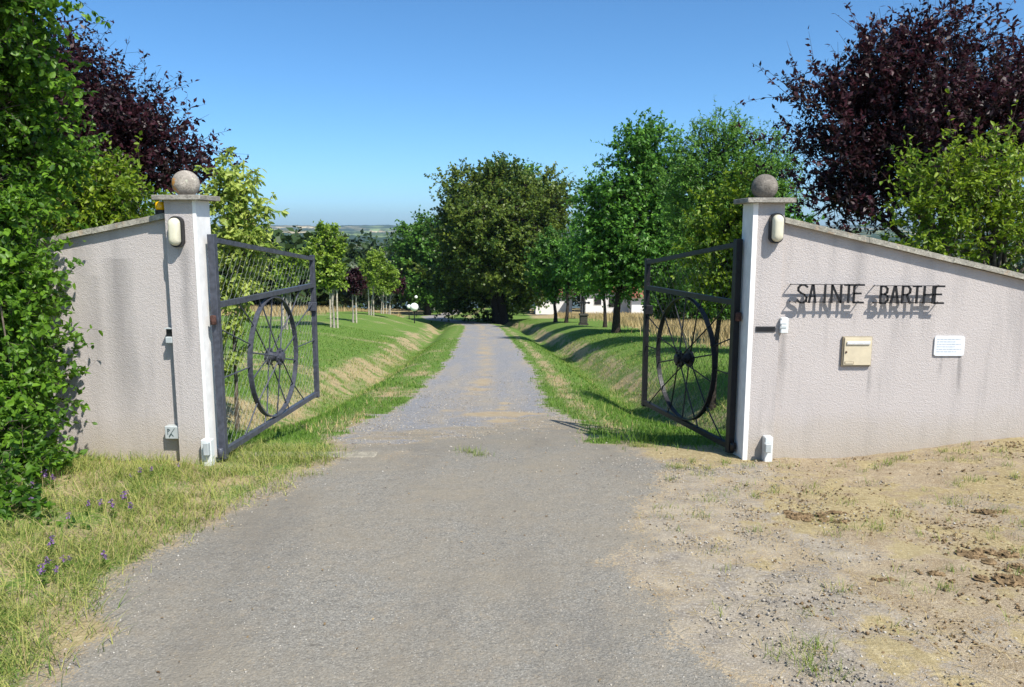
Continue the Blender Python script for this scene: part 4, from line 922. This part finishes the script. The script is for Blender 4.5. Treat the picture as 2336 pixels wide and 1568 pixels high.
V,Fa,pv=leaf_geo(P,unit(np.stack([rg.normal(size=n),rg.normal(size=n),rg.normal(size=n)*.15],1)),unit(np.array([0,0,1.])+rg.normal(size=(n,3))*.35),rg.uniform(.008,.028,n),.45)
M['litter']=leafmat('dead_leaf',(.10,.06,.03),(.42,.30,.15),.15)
tag(mesh('leaf_litter',V,Fa,M['litter'],lv=np.repeat(rg.rand(n),pv)),'dead leaves and straw bits lying on the asphalt and bare ground','leaf litter',kind='stuff')
# clods of dry earth
rg=random.Random(9)
CL=[(1815,1182,.075,'brown clod of dry earth with grass on the bare ground near the right pillar'),(1905,1170,.03,'small reddish brown clod right of the nearer clod by the pillar'),(1918,1192,.028,'small tan clod just below the reddish one'),
 (2212,1270,.075,'largest rough brown clod at the right edge of the bare ground'),(2300,1330,.08,'broad dark brown clod at the lower right edge of the picture'),(2262,1172,.055,'flat brown clod above the largest clods on the right'),(2290,1268,.05,'crumbly clod between the two broad clods on the right'),(2020,1325,.03,'little upright clod in the middle of the bare ground'),
 (2130,1310,.035,'little clod left of the broad clods'),(2330,1300,.05,'dark clod cut by the right picture edge')]
for i,(u,v,s,lab) in enumerate(CL):
    q=hit(u,v); mb=MB(); r2=np.random.RandomState(100+i)
    for j in range(16):
        cx,cy=(0,0) if j==0 else (r2.normal()*s*.8,r2.normal()*s*.42); rr=s*r2.uniform(.16,.48)*(1 if j else 1.3)
        V=[];nn=9
        for a_i in range(6):
            ph=-.5+2.05*a_i/5
            for b_i in range(nn):
                th=2*math.pi*b_i/nn; kx=1+r2.normal()*.24; V.append((cx+rr*math.cos(ph)*math.cos(th)*kx*1.2,cy+rr*math.cos(ph)*math.sin(th)*kx,rr*.62*math.sin(ph)*kx+rr*.12))
        mb.add(V,[(r_*nn+b,r_*nn+(b+1)%nn,(r_+1)*nn+(b+1)%nn,(r_+1)*nn+b) for r_ in range(5) for b in range(nn)]+[tuple(5*nn+b for b in range(nn))])
    o=mb.obj('earth_clod',M['clod']); o.location=(q[0],q[1],q[2]+.004); tag(o,lab,'clod','clods of earth on the bare ground')
# purple vetch flowers
FL=[(290,1130),(285,1155),(262,1170),(300,1172),(200,1165),(232,1160),(110,1160),(105,1090),(72,1130),(108,1100),(125,1105),(155,1195),(130,1320),(150,1290),(160,1285),(115,1265),(100,1330),(245,1290),(320,1085),(345,1080),(410,1068),(300,1090),(70,1170),(20,1005),(30,1135),(112,1300)]
fp=None
GLAB='purple vetch flower spike growing among the weeds of the left verge'
for i,(u,v) in enumerate(FL):
    q=hit(u,v+12); h=.09+.05*((i*7)%5)/4
    t=thing('vetch_flower',GLAB,'flower',q,(i*1.7)%6.28,'purple vetch flowers in the left verge')
    if fp is None:
        r2=np.random.RandomState(5); n=34; tt=r2.rand(n); P=np.stack([r2.normal(size=n)*.007+.02*tt,r2.normal(size=n)*.007,.085+.055*tt],1)
        D=unit(np.stack([r2.normal(size=n),r2.normal(size=n),r2.normal(size=n)*.3-.2],1)); V,Fa,pv=leaf_geo(P,D,unit(r2.normal(size=(n,3))),np.full(n,.016),.7)
        blo=mesh('blossom',V,Fa,M['L_petal'],t,lv=np.repeat(r2.rand(n),pv))
        n=26; tt=r2.rand(n); P=np.stack([.01*tt,.01*r2.normal(size=n),.02+.07*tt],1); D=unit(np.stack([r2.normal(size=n),r2.normal(size=n),r2.normal(size=n)*.3],1))
        V,Fa,pv=leaf_geo(P,D,unit(np.array([0,0,1.])+r2.normal(size=(n,3))*.4),np.full(n,.03),.35)
        V2,F2=tubes(np.array([[(0,0,-.02),(.006,0,.05),(.01,0,.1),(.02,0,.14)]],float),np.array([[.0016]*4]),4)
        stm=mesh('stem',np.concatenate([V,V2]),np.concatenate([Fa,F2+len(V)]),M['L_lawn'],t,lv=np.full(len(V)+len(V2),.35))
    else:
        for s_ in (blo,stm):
            c_=s_.copy(); COL.objects.link(c_); c_.parent=t
    k=.55+((i*13)%7)/13; t.scale=(k,k,k)
# ---------------------------------------------------------------- haze, world, sun, camera
hz=MB().box(-7800,7800,-260,6900,-125,140).obj('haze',None); tag(hz,'thin pale summer haze over the far hills','haze',kind='stuff')
m=bpy.data.materials.new('haze_air'); m.use_nodes=True; m.node_tree.nodes.clear()
o_=m.node_tree.nodes.new('ShaderNodeOutputMaterial'); v_=m.node_tree.nodes.new('ShaderNodeVolumePrincipled')
v_.inputs['Color'].default_value=(.62,.80,1,1); v_.inputs['Density'].default_value=.0001; v_.inputs['Anisotropy'].default_value=.2
m.node_tree.links.new(v_.outputs[0],o_.inputs['Volume']); hz.data.materials.append(m)
AZ=R(36); EL=R(52)
w=bpy.data.worlds.new('World'); scn.world=w; w.use_nodes=True; nt=w.node_tree; nt.nodes.clear()
sk=nt.nodes.new('ShaderNodeTexSky'); sk.sky_type='NISHITA'; sk.sun_disc=False; sk.sun_elevation=EL; sk.sun_rotation=math.atan2(math.sin(AZ),-math.cos(AZ))
sk.altitude=0; sk.air_density=.6; sk.dust_density=1.0; sk.ozone_density=6
bg=nt.nodes.new('ShaderNodeBackground'); bg.inputs[1].default_value=.115; wo=nt.nodes.new('ShaderNodeOutputWorld')
hs=nt.nodes.new('ShaderNodeHueSaturation'); hs.inputs['Saturation'].default_value=1.12; nt.links.new(sk.outputs[0],hs.inputs['Color'])
tm=nt.nodes.new('ShaderNodeMix'); tm.data_type='RGBA'; tm.blend_type='MULTIPLY'; tm.inputs[0].default_value=1; tm.inputs[7].default_value=(1.24,1.42,1.32,1)
nt.links.new(hs.outputs[0],tm.inputs[6]); nt.links.new(tm.outputs[2],bg.inputs[0]); nt.links.new(bg.outputs[0],wo.inputs[0])
sl=bpy.data.lights.new('sun','SUN'); sl.energy=5.0; sl.angle=R(.53); sl.color=(1,.955,.88)
so=bpy.data.objects.new('sun',sl); COL.objects.link(so)
d=Vector((-math.sin(AZ)*math.cos(EL),math.cos(AZ)*math.cos(EL),-math.sin(EL))); so.rotation_euler=d.to_track_quat('-Z','Y').to_euler()
cam=bpy.data.cameras.new('camera'); co=bpy.data.objects.new('camera',cam); COL.objects.link(co); scn.camera=co
co.location=(0,0,CZ); co.rotation_euler=(math.pi/2-TH,0,0); cam.sensor_width=36; cam.lens=36*F/2336; cam.clip_start=.05; cam.clip_end=20000
scn.view_settings.view_transform='Standard'; scn.view_settings.look='None'; scn.view_settings.exposure=.45; scn.view_settings.gamma=1
scn.cycles.volume_max_steps=32; scn.cycles.transparent_max_bounces=6; scn.cycles.max_bounces=7; scn.cycles.diffuse_bounces=3
